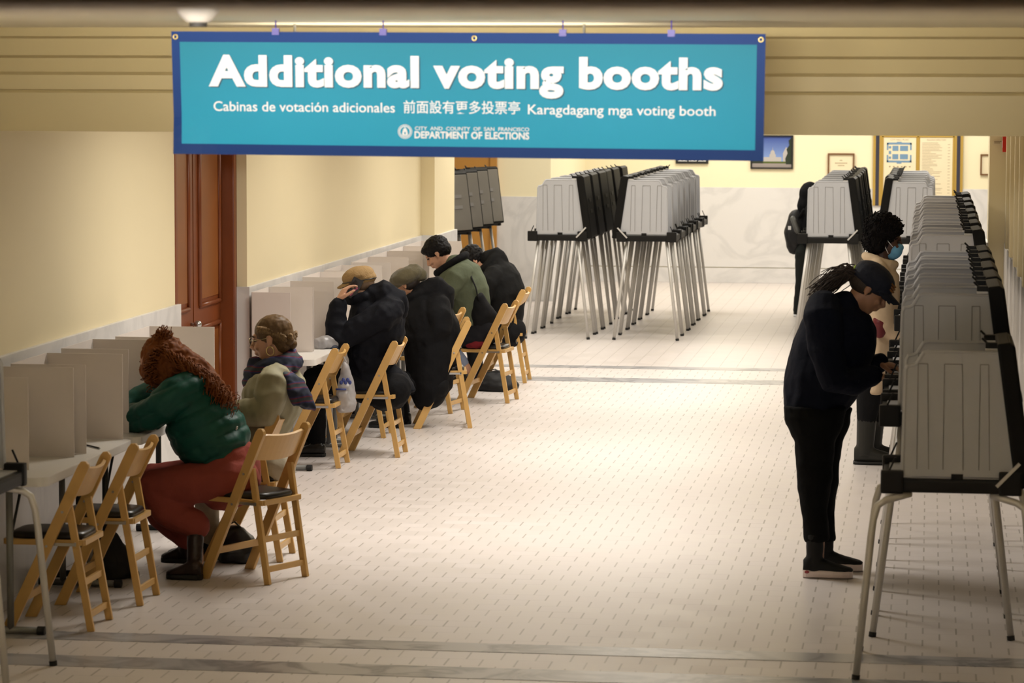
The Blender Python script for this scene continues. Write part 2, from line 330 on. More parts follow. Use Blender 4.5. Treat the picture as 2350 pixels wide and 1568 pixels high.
def text_mb(txt, size, offset=0, space=1):
    cu = bpy.data.curves.new('t', 'FONT'); cu.body = txt; cu.size = size; cu.offset = offset; cu.space_character = 1.07 if offset > .04 else 1; cu.fill_mode = 'BOTH'; cu.resolution_u = 4
    o = bpy.data.objects.new('t', cu); C.objects.link(o); bpy.context.view_layer.update()
    me = bpy.data.meshes.new_from_object(o.evaluated_get(bpy.context.evaluated_depsgraph_get()))
    vs = [v.co.copy() for v in me.vertices]; fs = [tuple(p.vertices) for p in me.polygons]
    bpy.data.objects.remove(o); bpy.data.curves.remove(cu); bpy.data.meshes.remove(me)
    return vs, fs
def lettering(name, txt, u0, u1, vbase, vcap, off=.006, m='letter', bold=0, par=None, capref=None, du=0, dv=0, lab=None):
    vs, fs = text_mb(txt, 1, bold)
    x0 = min(v.x for v in vs); x1 = max(v.x for v in vs)
    cap = capref or .72
    b = MB(); b.add([buv(u0+(v.x-x0)/(x1-x0)*(u1-u0)+du, vbase+v.y/cap*(vcap-vbase)+dv, off) for v in vs], fs)
    o = b.build(name, M[m], par or ban)
    if lab: o['label'] = lab
    return o
U = lambda px: (px-395)/1360.0
V = lambda px, py: 1-(py-(72+(px-393)/1364*6))/(283+(px-393)/1364*9)
t = lettering('title_lettering', 'Additional voting booths', U(481), U(1661), V(1075, 199), V(1075, 130), bold=.044, lab='white extra-bold lettering reading Additional voting booths')
lettering('title_shadow', 'Additional voting booths', U(481), U(1661), V(1075, 199), V(1075, 130), off=.0045, m='lettersh', bold=.044, du=.0022, dv=-.009, par=t)
lettering('spanish_lettering', 'Cabinas de votación adicionales', U(491), U(915), V(703, 257), V(703, 234), bold=.008)
lettering('chinese_lettering', '前面設有更多投票亭', U(935), U(1203), V(1068, 259), V(1068, 236), bold=.006)
lettering('tagalog_lettering', 'Karagdagang mga voting booth', U(1221), U(1646), V(1433, 264), V(1433, 241), bold=.008)
lettering('department_lettering', 'DEPARTMENT OF ELECTIONS', U(960), U(1224), V(1092, 319), V(1092, 303), bold=.03)
lettering('county_lettering', 'CITY  AND  COUNTY  OF  SAN  FRANCISCO', U(961), U(1224), V(1092, 300.5), V(1092, 292), bold=.012)
b = MB(); cxu, cyv = U(938), V(938, 303)
def circ(r, n=36): return [(cxu+r/1360*math.cos(2*math.pi*k/n), cyv+r/287*math.sin(2*math.pi*k/n)) for k in range(n)]
for r0, r1 in ((16.5, 15), (13.6, 11.2)):
    A, Bc = circ(r0), circ(r1); n = len(A)
    b.add([buv(*p, .006) for p in A]+[buv(*p, .006) for p in Bc], [(k, (k+1) % n, n+(k+1) % n, n+k) for k in range(n)])
for (dx, dy, wx, wy) in ((0, 3, 6, 4), (-4, -4, 3, 4), (4, -4, 3, 4), (0, -8, 5, 1.6), (0, 8.4, 1.6, 2.4)):
    b.add([buv(cxu+(dx+sx*wx)/1360, cyv+(dy+sy*wy)/287, .006) for sx, sy in ((-1, -1), (1, -1), (.6, 1), (-.6, 1))], [(0, 1, 2, 3)])
b.build('round_seal', M['letter'], ban)['label'] = 'small white round seal beside the department name'
M['brass'] = mat('brass_grommet', (.55, .42, .18), .3, metal=1)
for u in (.0075, .517, .9925):
    b = MB(); c = buv(u, .955, .004); pts = [c+Vector((.0085*math.cos(a*math.pi/8), 0, .0085*math.sin(a*math.pi/8))) for a in range(17)]
    b.tube(pts, .0035, 6, cap=False); b.build('grommet', M['brass'], ban, smooth=True)
M['clip'] = mat('violet_clip', (.10, .07, .35), .4)
for u in (.18, .363, .665, .845):
    b = MB(); c = buv(u, 1, 0); b.box(c.x-.014, c.x+.014, c.y-.008, c.y+.008, c.z-.012, c.z+.014); b.tube([c+Vector((0, 0, .01)), c+Vector((0, 0, .05))], .003, 6); b.build('hanging_clip', M['clip'], ban)
# ================================================================ folding chairs
def make_chair():
    r = empty('folding_chair', (0, 0, 0))
    P0, P1 = Vector((-.19, 0, 0)), Vector((.19, 0, .79)); d = (P1-P0).normalized()
    for sy in (-1, 1):
        b = MB(); y = sy*.185; o = Vector((0, y, 0)); n = Vector((d.z, 0, -d.x))
        prf = []; hw = .026
        L_ = (P1-P0).length
        poly = [P0+Vector((-.03, 0, 0)), P0+Vector((.028, 0, 0)), P0+d*(L_*.985)+n*hw, P0+d*(L_*1.0)+n*hw*.6, P0+d*L_*1.008, P0+d*L_*.995-n*hw*.8, P0+d*L_*.97-n*hw]
        b.prism([p+o-Vector((0, .011, 0)) for p in poly], (0, .022, 0)); b.build('side_post', M['pine'], r, bevel=.004)
        yy = sy*.155
        b = MB(); b.bar((.10, yy, .585), (.20, yy, 0), .02, .034); o2 = b.build('leg', M['pine'], r, bevel=.003)
        for zz in (.56, .40):
            h = MB(); q = P0+d*(zz/d.z); h.tube([(q.x, sy*.165, q.z), (q.x, sy*.2, q.z)], .006, 8); h.build('bolt', M['steel'], r)
        h = MB(); h.tube([(.13, sy*.14, .41), (.13, sy*.17, .41)], .006, 8); h.bar((.0, sy*.168, .405), (.135, sy*.168, .405), .004, .014); h.build('seat_bracket', M['steel'], r)
        b = MB(); b.bar((-.205, sy*.15, .412), (.17, sy*.15, .412), .022, .026); b.build('seat_rail', M['pine'], r, bevel=.003)
    for xx in (-.205, .165):
        b = MB(); b.bar((xx, -.15, .412), (xx, .15, .412), .022, .026, side=(1, 0, 0)); b.build('seat_rail', M['pine'], r, bevel=.003)
    b = MB(); rings = []
    for z, s in ((.425, 1), (.44, 1), (.452, .96), (.457, .8)): rings.append((Vector((-.02, 0, z)), Vector((.18*s, 0, 0)), Vector((0, .145*s, 0))))
    b.loft(rings, 28, power=.4); b.build('seat_cushion', M['vinyl'], r, smooth=True)
    b = MB(); N_ = 10; n = Vector((d.z, 0, -d.x)); base = P0+d*((.79-.155)/d.z)
    for i in range(N_+1):
        s = -1+2*i/N_; y = s*.176; cur = n*(.028*(1-s*s)); top = d*(.148-.018*math.exp(-((abs(s)-.93)/.08)**2)-.004*(1-s*s))
        lo = base+cur+Vector((0, y, 0)); hi = lo+top
        for p in (lo-n*.008, lo+n*.008, hi+n*.008, hi-n*.008): b.v.append(p)
        if i:
            a = (i-1)*4; c = i*4
            for k in range(4): b.f.append((a+k, a+(k+1) % 4, c+(k+1) % 4, c+k))
    b.f += [(0, 1, 2, 3), (N_*4+3, N_*4+2, N_*4+1, N_*4)]; b.mi = [0]*len(b.f)
    b.build('backrest', M['pine'], r, smooth=False, bevel=.002)
    for z in (.075, .225):
        x = .10+(.585-z)/.585*.10; b = MB(); b.bar((x, -.15, z), (x, .15, z), .014, .03, side=(1, 0, 0)); b.build('stretcher', M['pine'], r, bevel=.002)
    x = -.19+.38*(.15/.79); b = MB(); b.bar((x, -.18, .15), (x, .18, .15), .016, .034, side=(1, 0, 0)); b.build('stretcher', M['pine'], r, bevel=.002)
    return r
CH = [(-4.0, 13.39, 0, 'empty wooden folding chair nearest the viewer, pulled up to the near white table'),
      (-3.955, 14.09, 0, 'empty wooden folding chair between the nearest chair and the woman in green'),
      (-3.39, 14.85, -25.8, 'wooden folding chair under the red-haired woman in the green jacket, turned toward the aisle'),
      (-3.57, 15.49, 0, 'wooden folding chair under the woman with the braided hair and scarf'),
      (-4.02, 19.33, 0, 'empty wooden folding chair beside the plastic bag, in front of the man on the phone'),
      (-3.735, 19.95, 0, 'wooden folding chair under the man with the tan cap and phone'),
      (-4.03, 21.03, 0, 'wooden folding chair pushed in beyond the man in the tan cap, only lower legs showing'),
      (-3.54, 21.70, 10.5, 'wooden folding chair under the person in the olive beret and long black coat'),
      (-3.78, 22.7, -10, 'empty wooden folding chair between the beret wearer and the man in green'),
      (-3.465, 23.5, -6, 'wooden folding chair under the man in the green jacket with the black shoulder bag'),
      (-3.56, 25.08, 0, 'wooden folding chair under the hunched person in the black hoodie, farthest chair')]
proto = make_chair()
for i, (x, y, rz, lab) in enumerate(CH):
    o = proto if i == 0 else copy_tree(proto)
    o.location = (x, y, 0); o.rotation_euler = (0, 0, math.radians(rz)); tag(o, lab, 'chair', 'wooden folding chairs along the tables')
# ================================================================ folding tables
def table(y0, y1, xf, lab, legm, ztop=.74):
    xb = WB-.01 if y0 > 18 else WA+.035
    xb = max(xb, -4.43 if y0 < 18 else -4.365)
    r = empty('folding_table', ((xf+xb)/2, (y0+y1)/2, 0), label=lab, cat='table', group='white folding tables along the left wall')
    hx, hy = (xf-xb)/2, (y1-y0)/2
    pts = []
    for cx, cy, a0 in ((hx, hy, 0), (-hx, hy, 90), (-hx, -hy, 180), (hx, -hy, 270)):
        rr = .055
        for k in range(6):
            a = math.radians(a0+90*k/5); pts.append((cx-math.copysign(rr, cx)+rr*math.cos(a), cy-math.copysign(rr, cy)+rr*math.sin(a)))
    b = MB(); b.prism([(x, y, ztop-.043) for x, y in pts], (0, 0, .043)); b.build('tabletop', M['plastic'], r, bevel=.006)
    for sy in (-1, 1):
        yy = sy*(hy-.1)
        b = MB(); b.tube([(hx-.02-.06, yy, .02), (-hx+.06, yy, .02)], .017, 10); f = b.build('foot_bar', M[legm], r, smooth=True)
        for xx in (hx-.075, -hx+.055):
            b = MB(); b.tube([(xx, yy, .02), (xx+math.copysign(.035, xx), yy, .02)], .021, 10); b.build('end_cap', M['rubber'], f)
        for xx in (-.1, .04):
            b = MB(); b.tube([(xx, yy, .02), (xx, yy, ztop-.043)], .016, 10); b.build('leg', M[legm], r, smooth=True)
        b = MB(); b.tube([(.04, yy, .42), (.04, yy-sy*.2, ztop-.06)], .007, 8); b.build('brace', M['blackmetal'], r)
    return r
table(13.02, 14.53, -3.945, 'white folding table nearest the viewer, with two cardboard screens and a pen', 'greymetal')
table(14.6, 16.4, -3.93, 'white folding table where the woman in green is leaning and writing', 'blackmetal')
table(18.92, 20.36, -3.925, 'white folding table just past the door, with the plastic bag on it', 'greymetal')
table(20.42, 22.15, -3.94, 'white folding table by the beret wearer, fourth from the viewer', 'greymetal')
table(22.2, 23.8, -3.9, 'white folding table at the man in the green jacket, fifth from the viewer', 'greymetal')
table(23.85, 25.55, -3.9, 'white folding table farthest down the left wall, by the black hoodie', 'greymetal')
# ================================================================ cardboard privacy screens
def screen(y0, y1, xb, xn, xf, lab, h=.43):
    r = empty('privacy_screen', (xb, (y0+y1)/2, .741), label=lab, cat='privacy screen', group='white cardboard voting screens')
    hy = (y1-y0)/2; t = .004
    def slab(name, a, bb):
        a, bb = Vector((*a, 0)), Vector((*bb, 0)); n = Vector((0, 0, 1)).cross(bb-a).normalized()*t
        b = MB(); b.prism([a, bb, bb+Vector((0, 0, h)), a+Vector((0, 0, h))], n); b.build(name, M['card'], r)
    slab('back_panel', (0, -hy+.004), (0, hy-.004))
    slab('side_wing', (0, -hy), (xn-xb, -hy)); slab('side_wing', (0, hy), (xf-xb, hy))
SC = [(13.27, 13.77, -4.4, -4.10, -4.03, 'nearest the viewer, at the photo\'s left edge'), (13.91, 14.5, -4.38, -4.01, -3.99, 'second from the viewer, beside the pen'),
      (14.76, 15.33, -4.38, -4.03, -4.0, 'third from the viewer, in front of the woman in green'), (15.5, 16.2, -4.3, -4.0, -3.93, 'with a bright inner wing before the wooden door'),
      (18.95, 19.45, -4.345, -4.09, -4.05, 'just past the door, behind the braided woman'), (19.5, 20.08, -4.335, -4.05, -4.03, 'in front of the man on the phone'),
      (20.5, 21.1, -4.335, -4.05, -4.03, 'next beyond the man in the tan cap'), (21.25, 21.9, -4.335, -4.05, -4.03, 'in front of the beret wearer'),
      (22.25, 22.92, -4.33, -4.03, -4.01, 'between the beret wearer and the man in green'), (23.0, 23.75, -4.33, -4.05, -4.04, 'in front of the man in the green jacket'),
      (23.85, 24.5, -4.33, -4.0, -3.93, 'second from the far end of the row'), (24.55, 25.4, -4.33, -4.0, -3.98, 'at the far end, beside the black hoodie')]
for a in SC: screen(*a[:5], 'white cardboard voting screen '+a[5])
# ================================================================ voting booths
def make_booth(z0, bent=False, lidm='boothlid'):
    r = empty('voting_booth', (0, 0, 0))
    b = MB(); b.box(-.29, .29, -.275, .275, z0, z0+.06); tr = b.build('tray', M['boothblack'], r, bevel=.014)
    b = MB(); b.box(-.265, .25, -.25, .25, z0+.055, z0+.064); b.build('work_surface', M['boothgrey'], tr)
    for sx in (-1, 1):
        for sy in (-1, 1):
            b = MB(); b.box(min(sx*.2, sx*.297), max(sx*.2, sx*.297), min(sy*.24, sy*.285), max(sy*.24, sy*.285), z0-.005, z0+.095); b.build('corner_bracket', M['boothblack'], tr, bevel=.01)
    zb, zt = z0+.07, z0+.6
    for sy in (-1, 1):
        y = sy*.25; b = MB()
        poly = [(-.205, zb), (.265, zb), (.262, zb+.05), (.215, zt), (-.105, zt), (-.122, zt-.004), (-.138, zt-.03), (-.15, zt-.05), (-.164, zt-.058), (-.188, zt-.062), (-.196, zt-.078)]
        b.prism([(x, y-.006, z) for x, z in poly], (0, .012, 0))
        b.tube([(x, y, z) for x, z in poly[2:]]+[(-.205, y, zb)], .0095, 8)
        b.slot = 1  # embossed ribs coloured darker to stand in for their shading
        for x0, x1 in ((-.145, -.095), (-.035, .05), (.115, .16)):
            for so in (-1, 1):
                yy = y+so*.0068
                for (p, q) in (((x0, zb+.03), (x0, zt-.05)), ((x0, zt-.05), (x1-.01, zt-.05)), ((x1-.01, zt-.05), (x1, zb+.03))):
                    b.bar((p[0], yy, p[1]), (q[0], yy, q[1]), .003, .0035)
        pn = b.build('side_panel', [M['boothgrey'], M['boothline']], r)
        b = MB(); b.box(.0, .05, y-.009, y+.009, zb-.012, zb+.012); b.build('panel_catch', M['boothblack'], pn)
    b = MB(); d = Vector((-.085, 0, .6)).normalized(); n = Vector((d.z, 0, -d.x)); o = Vector((.27, 0, z0+.02)); h = .605
    poly = [o, o+n*.075, o+n*.075+d*h, o+n*.055+d*(h+.02), o+d*(h+.02)]
    b.prism([p+Vector((0, -.272, 0)) for p in poly], (0, .544, 0)); ld = b.build('back_lid', M['boothlid'], r, bevel=.012)
    if lidm == 'boothlid_lit':  # grey plate only on the better lit booths; shaded lids stay black
        b = MB(); q = o+n*.075; b.prism([q+d*.02+Vector((0, -.19, 0)), q+d*.59+Vector((0, -.19, 0)), q+d*.59+Vector((0, .235, 0)), q+d*.02+Vector((0, .235, 0))], n*.012); b.build('lid_plate', M['boothlid_lit'], ld, bevel=.008); n = n*1.0; o = o+n*.0125
    b = MB(); q = o+n*.076+d*.3
    for dz in (-.06, .05): b.prism([q+d*dz+Vector((0, -.09, 0)), q+d*(dz+.035)+Vector((0, -.09, 0)), q+d*(dz+.035)+Vector((0, .09, 0)), q+d*dz+Vector((0, .09, 0))], n*.004)
    b.build('lid_emblem', M['boothline'] if lidm == 'boothlid_lit' else M['boothblack'], ld)
    for sy in (-1, 1):
        b = MB(); c = o+d*(h-.005)+Vector((-.02, sy*.2, .01)); b.box(c.x-.03, c.x+.02, c.y-.02, c.y+.02, c.z-.012, c.z+.016); b.bar(c+Vector((-.02, 0, .01)), c+Vector((-.045, 0, .034)), .014, .01); b.build('latch', M['boothblack'], ld, bevel=.004)
        b = MB(); b.box(c.x-.03, c.x+.045, c.y-.03, c.y+.03, c.z-.02, c.z-.008); b.build('latch_plate', M['alu'], ld, bevel=.003)
        b = MB(); b.bar((.19, sy*.288, z0+.035), (.285, sy*.288, z0+.135), .006, .014); b.build('strut', M['alu'], r)
        b = MB(); b.bar((-.28, sy*.27, z0+.05), (-.235, sy*.27, z0+.15), .008, .008); b.build('hook', M['boothblack'], r)
    for sx in (-1, 1):
        for sy in (-1, 1):
            f = Vector((sx*(.39 if bent else .315), sy*(.33 if bent else .285), 0))
            b = MB()
            if bent:
                top = Vector((sx*.17, sy*.24, z0+.005)); k = Vector((sx*.325, sy*.30, z0-.09))
                dr = (k-f).normalized(); pts = [f+Vector((0, 0, .0)), f+dr*(k-f).length*.86, f+dr*(k-f).length*.95+Vector((-sx*.004, 0, .012)), k+Vector((-sx*.018, -sy*.004, .036)), k+Vector((-sx*.05, -sy*.012, .058)), k+Vector((-sx*.10, -sy*.03, .07)), top+Vector((0, 0, -.012))]
            else:
                top = Vector((sx*.195, sy*.215, z0+.005)); pts = [f, f.lerp(top, .5), top]
            b.tube(pts, .0155, 12); lg = b.build('leg', M['alu'], r, smooth=True)
            dd = (pts[1]-pts[0]).normalized()
            b = MB(); b.tube([f, f+dd*.022], .0175, 12); b.build('rubber_tip', M['rubber'], lg)
    return r
bp = make_booth(.975); bacc = make_booth(.8, True); blid = make_booth(.975, False, 'boothlid_lit')
used = set()
def booth(src, x, y, rz, lab, grp):
    o = src if src.name not in used else copy_tree(src)
    used.add(src.name); o.location = (x, y, 0); o.rotation_euler = (0, 0, math.radians(rz)); return tag(o, lab, 'voting booth', grp)
def where(i, n): return 'nearest' if i == 0 else ('farthest' if i == n-1 else ORD[i])
rng = random.Random(3)
for (x, rz, nm) in ((-3.63, 0, 'far left cluster, left column'), (-2.76, 180, 'far left cluster, right column'), (-.96, 0, 'far right cluster, left column'), (-.17, 180, 'far right cluster, right column')):
    for i in range(6):
        booth(bp, x+rng.uniform(-.012, .012)+.006*i, 29.6+.655*i, rz+rng.uniform(-1.2, 1.2), 'grey voting booth, %s in the %s' % ('nearest' if i == 0 else ORD[i]+' from the front', nm), 'grey booths in the far clusters')
NR = [13.95, 14.65, 15.4, 16.2, 16.95, 19.3, 20.25, 21.15, 22.1, 23.2, 24.2, 25.5]
for i, y in enumerate(NR):
    booth(bp, .085, y, rng.uniform(-1, 1), 'grey voting booth in the right wall row, %s behind the low booth' % ORD[i], 'grey booths along the right wall')
booth(bacc, .11, 12.98, 0, 'low grey voting booth with bent tube legs nearest the viewer on the right', 'low booths')
booth(bacc, -4.13, 12.1, 180, 'low voting booth cut by the left photo edge, one bent leg showing', 'low booths')
for i in range(4):
    booth(blid, -5.06+.012*i, 30.3+.66*i, -24, 'voting booth seen from its grey back beside the orange door, %s of the four' % ORD[i], 'booths turned away by the orange door')
# ================================================================ pictures and signs on the back wall
M['gold'] = mat('gold_frame', (.55, .36, .08), .35, metal=.4)
M['brownframe'] = mat('brown_frame', (.16, .07, .02), .45)
M['blackframe'] = mat('black_frame', (.015, .014, .013), .4)
M['paper'] = mat('cream_paper', (.80, .70, .48), .7)
M['navycol'] = mat('dark_navy_board', (.03, .03, .05), .5)
M['planblue'] = mat('plan_blue', (.16, .28, .42), .6)
M['ink'] = mat('brown_ink', (.33, .25, .14), .7)
def frame_obj(name, x0, x1, z0, z1, fw, fm, lab, cat, y=38.05):
    r = empty(name, ((x0+x1)/2, y, z0), label=lab, cat=cat); hx = (x1-x0)/2; H = z1-z0
    b = MB(); b.box(-hx, hx, -.03, 0, 0, fw); b.box(-hx, hx, -.03, 0, H-fw, H); b.box(-hx, -hx+fw, -.03, 0, fw, H-fw); b.box(hx-fw, hx, -.03, 0, fw, H-fw); b.build('frame', fm, r)
    return r, hx, H
def flat(name, par, x0, x1, z0, z1, y, m):
    b = MB(); b.box(x0, x1, y-.002, y, z0, z1); return b.build(name, m, par)
# city photograph
r, hx, H = frame_obj('framed_photograph', -2.25, -1.712, 1.452, 1.882, .02, M['blackframe'], 'framed colour photograph of a domed building under blue sky, right of the banner', 'picture')
sky = mat('photo_sky', (.05, .1, .35), .5); N, L, bs = nodes(sky); tc = N['Texture Coordinate']; sp = N.new('ShaderNodeSeparateXYZ'); L.new(tc.outputs['Object'], sp.inputs[0])
mr = N.new('ShaderNodeMapRange'); mr.inputs['From Min'].default_value = .1; mr.inputs['From Max'].default_value = .42; L.new(sp.outputs[2], mr.inputs[0])
mx = N.new('ShaderNodeMix'); mx.data_type = 'RGBA'; mx.inputs[6].default_value = (.22, .33, .62, 1); mx.inputs[7].default_value = (.03, .06, .28, 1); L.new(mr.outputs[0], mx.inputs[0]); L.new(mx.outputs[2], bs.inputs['Base Color'])
flat('photo_print', r, -hx+.02, hx-.02, .02, H-.02, -.01, sky)
stone = mat('photo_stone', (.45, .42, .40), .6); tree = mat('photo_trees', (.02, .03, .015), .7); lawn = mat('photo_lawn', (.08, .11, .02), .7); pave = mat('photo_paving', (.3, .26, .24), .7)
b = MB(); c = .02
def poly(b, pts, y): b.prism([(x, y, z) for x, z in pts], (0, .001, 0))
poly(b, [(c-.13, .095), (c+.1, .095), (c+.1, .15), (c-.13, .15)], -.014); poly(b, [(c-.05, .15), (c+.03, .15), (c+.03, .185), (c-.05, .185)], -.014)
poly(b, [(c-.04+.032*0+.03*math.cos(t*math.pi/10)+.03, .185+.055*math.sin(t*math.pi/10)) for t in range(11)], -.014); poly(b, [(c-.014, .235), (c-.006, .235), (c-.009, .285)], -.014)
poly(b, [(c+.12, .095), (.225, .095), (.225, .22), (c+.16, .28), (c+.12, .2)], -.014)
b.build('pictured_building', stone, r)
flat('pictured_lawn', r, -hx+.02, hx-.02, .07, .095, -.013, lawn); flat('pictured_paving', r, -hx+.02, hx-.02, .02, .07, -.013, pave)
b = MB(); poly(b, [(hx-.09, .06), (hx-.02, .06), (hx-.02, .4), (hx-.06, .36), (hx-.05, .3), (hx-.085, .25), (hx-.07, .2), (hx-.1, .13)], -.016); poly(b, [(-hx+.02, .07), (-hx+.16, .07), (-hx+.16, .11), (-hx+.1, .14), (-hx+.02, .12)], -.0165); b.build('pictured_trees', tree, r)
# certificate and its neighbour
def text_on(name, par, txt, x, z, size, y, m='ink', bold=0, width=None):
    vs, fs = text_mb(txt, size, bold); x0 = min(v.x for v in vs); x1 = max(v.x for v in vs); k = 1 if not width else width/(x1-x0)
    b = MB(); b.add([Vector((x+(v.x-(x0+x1)/2)*k, y, z+v.y)) for v in vs], fs); return b.build(name, M[m], par)
r, hx, H = frame_obj('framed_certificate', -1.275, -.94, 1.325, 1.655, .018, M['brownframe'], 'small brown-framed certificate between the city photograph and the directory', 'picture')
flat('paper_sheet', r, -hx+.015, hx-.015, .015, H-.015, -.01, M['paper'])
b = MB()
for z, w_ in ((.235, .006), (.2, .075), (.17, .04)):
    n = max(1, int(w_/.012))
    for k in range(-n, n+1): b.box(k*.012-.004, k*.012+.004, -.0135, -.0125, z, z+.014-.004*(abs(k) % 2))
b.build('printed_lines', M['ink'], r)
r, hx, H = frame_obj('framed_notice', .63, .93, 1.39, 1.655, .018, M['brownframe'], 'brown-framed notice on the back wall, half hidden by the right pilaster', 'picture')
flat('paper_sheet', r, -hx+.015, hx-.015, .015, H-.015, -.01, M['paper'])
r, hx, H = frame_obj('wall_plaque', -3.2, -2.785, 1.512, 1.75, .015, M['blackframe'], 'black plaque on the back wall peeping out under the banner', 'plaque')
flat('plaque_face', r, -hx, hx, 0, H, -.02, M['blackframe'])
b = MB()
for k in range(-10, 11):
    if k not in (-3, 4): b.box(k*.017-.006, k*.017+.006, -.0235, -.0225, .03, .052-(k % 3)*.005)
b.build('plaque_letters', M['letter'], r)
# directory board
r = empty('directory_board', (-.146, 38.03, 1.0), label='tall gold-framed directory board with blue floor plan and printed list', cat='directory board')
b = MB(); b.box(-.56, .56, -.02, .02, 0, 1.1); b.build('backing', M['gold'], r)
for s in (-1, 1): flat('side_strip', r, s*.505-.022, s*.505+.022, 0, 1.1, -.022, M['navycol'])
for s in (-1, 1): flat('paper_panel', r, s*.23-.205, s*.23+.205, .0, .86, -.021, M['paper'])
b = MB(); b.box(-.45, -.43, -.03, -.02, 0, .88); b.box(.43, .45, -.03, -.02, 0, .88); b.box(-.012, .012, -.03, -.02, 0, .88); b.box(-.45, .45, -.03, -.02, .862, .88); b.build('frame_bars', M['gold'], r, bevel=.002)
b = MB(); cx, cz = -.235, .67
def pr(x0, x1, z0, z1): b.box(cx+x0, cx+x1, -.0245, -.0232, cz+z0, cz+z1)
pr(-.155, .155, .1, .125); pr(-.155, .155, -.125, -.1); pr(-.155, -.135, -.12, -.03); pr(-.155, -.135, .03, .12); pr(.135, .155, -.12, -.03); pr(.135, .155, .03, .12)
pr(-.085, -.01, .02, .085); pr(.01, .11, .02, .085); pr(-.085, -.01, -.085, -.02); pr(.01, .11, -.085, -.02); pr(-.13, -.1, .05, .08); pr(-.13, -.1, -.08, -.05); pr(-.13, -.1, -.02, .02); pr(-.03, .03, .125, .135); pr(-.03, .03, -.14, -.125)
b.build('floor_plan', M['planblue'], r)
text_on('plan_heading', r, 'CITY HALL PLAN', -.235, .82, .03, -.0235); text_on('list_heading', r, 'BUILDING DIRECTORY', .23, .82, .03, -.0235, width=.24)
b = MB(); rg = random.Random(5)
for k in range(38):
    z = .79-k*.019
    b.box(.05, .05+rg.uniform(.1, .26), -.0242, -.0235, z, z+.0045)
    if k % 2: b.box(.37, .40, -.0242, -.0235, z, z+.0045)
for k in range(6): b.box(-.36+.05*k, -.34+.05*k, -.0242, -.0235, .485, .50)
b.build('printed_lines', M['ink'], r)
# fire alarm on the right wall
t = empty('fire_alarm', (.635, 25.38, 2.03), label='small red fire alarm box high on the right wall by the pilaster', cat='fire alarm')
b = MB(); b.box(-.033, .015, -.05, .05, -.065, .065); b.build('alarm_box', mat('alarm_red', (.55, .02, .01), .35), t, bevel=.006)
b = MB(); b.box(-.037, -.033, -.03, .03, -.03, .03); b.build('alarm_grille', M['letter'], t)
b = MB(); b.box(-.04, .04, -.003, 0, -.02, .02); o = tag(b.build('wall_notice', M['paper'], None, loc=(.565, 25.497, 2.04)), 'tiny printed notice on the pilaster left of the fire alarm', 'notice')
b = MB(); b.box(-.03, .03, -.0045, -.0035, .008, .014); b.box(-.03, .02, -.0045, -.0035, -.004, .002); b.build('printed_lines', M['ink'], o)
# ================================================================ people
M['skin'] = mat('light_skin', (.50, .27, .17), .5, var=.08, vscale=20)
M['skin_tan'] = mat('tan_skin', (.36, .18, .10), .5, var=.08, vscale=20)
M['skin_dark'] = mat('deep_brown_skin', (.07, .03, .018), .45, var=.1, vscale=20)
M['eye'] = mat('dark_eye', (.02, .015, .012), .2)
M['lip'] = mat('lip', (.35, .12, .09), .5)
def cloth(name, col, var=.12, bump=.35, bscale=30, rough=.8, sheen=0): return mat(name, col, rough, var=var, vscale=14, bump=bump, bscale=bscale, sheen=sheen, spec=.12)
def remesh(mb, name, m, parent, base, vox, smooth=4, fold=0, ff=9, seed=0, aniso=(1, 1, 1), quilt=None):
    """one continuous skin over overlapping lofts, with soft folds"""
    me = bpy.data.meshes.new('r'); me.from_pydata([tuple(v) for v in mb.v], [], mb.f)
    bm = bmesh.new(); bm.from_mesh(me); bmesh.ops.recalc_face_normals(bm, faces=bm.faces); bm.to_mesh(me); bm.free()
    o = bpy.data.objects.new('r', me); C.objects.link(o)
    r = o.modifiers.new('r', 'REMESH'); r.mode = 'VOXEL'; r.voxel_size = vox; r.use_smooth_shade = True
    if smooth: s = o.modifiers.new('s', 'SMOOTH'); s.factor = .5; s.iterations = smooth
    bpy.context.view_layer.update()
    out = bpy.data.meshes.new_from_object(o.evaluated_get(bpy.context.evaluated_depsgraph_get()))
    bpy.data.objects.remove(o); bpy.data.meshes.remove(me)
    off = Vector((seed*3.7, seed*1.3, seed*2.1)); base = Vector(base)
    ns = [v.normal.copy() for v in out.vertices]
    for v, n in zip(out.vertices, ns):
        p = v.co
        if fold:
            q = Vector((p.x*aniso[0], p.y*aniso[1], p.z*aniso[2]))*ff+off
            a = 1-abs(noise.noise(q))*2.2; b_ = noise.noise(q*2.3)
            p = p+n*fold*(a*.7+b_*.45)
        if quilt: p = p+n*quilt(v.co)
        v.co = p-base
    for mm in (m if isinstance(m, (list, tuple)) else [m]): out.materials.append(mm)
    out.polygons.foreach_set('use_smooth', [True]*len(out.polygons))
    out.name = name
    ob = bpy.data.objects.new(name, out); C.objects.link(ob); ob.location = base if parent is None else (0, 0, 0)
    if parent: ob.parent = parent
    return ob
def ring(A, B, ry, Y, k=1.0, yo=0):                # an oval section whose front and back are seen at pixels A and B
    a, b = at(*A, Y), at(*B, Y); c = (a+b)/2; c.y += yo
    return (c, (b-a)/2*k, Vector((0, ry*k, 0)))
def rings(L, Y, k=1.0, yo=0): return [ring(a, b, ry, Y, k, yo) for a, b, ry in L]
def capped(R, e=.6):                               # rounded ends for a loft
    def end(r0, r1): 
        d = (r0[0]-r1[0]); d = d.normalized()*min(r0[1].length, r0[2].length)
        return [(r0[0]+d*.55, r0[1]*.35, r0[2]*.35), (r0[0]+d*.35, r0[1]*.75, r0[2]*.75)]
    return end(R[0], R[1])+R+end(R[-1], R[-2])[::-1]
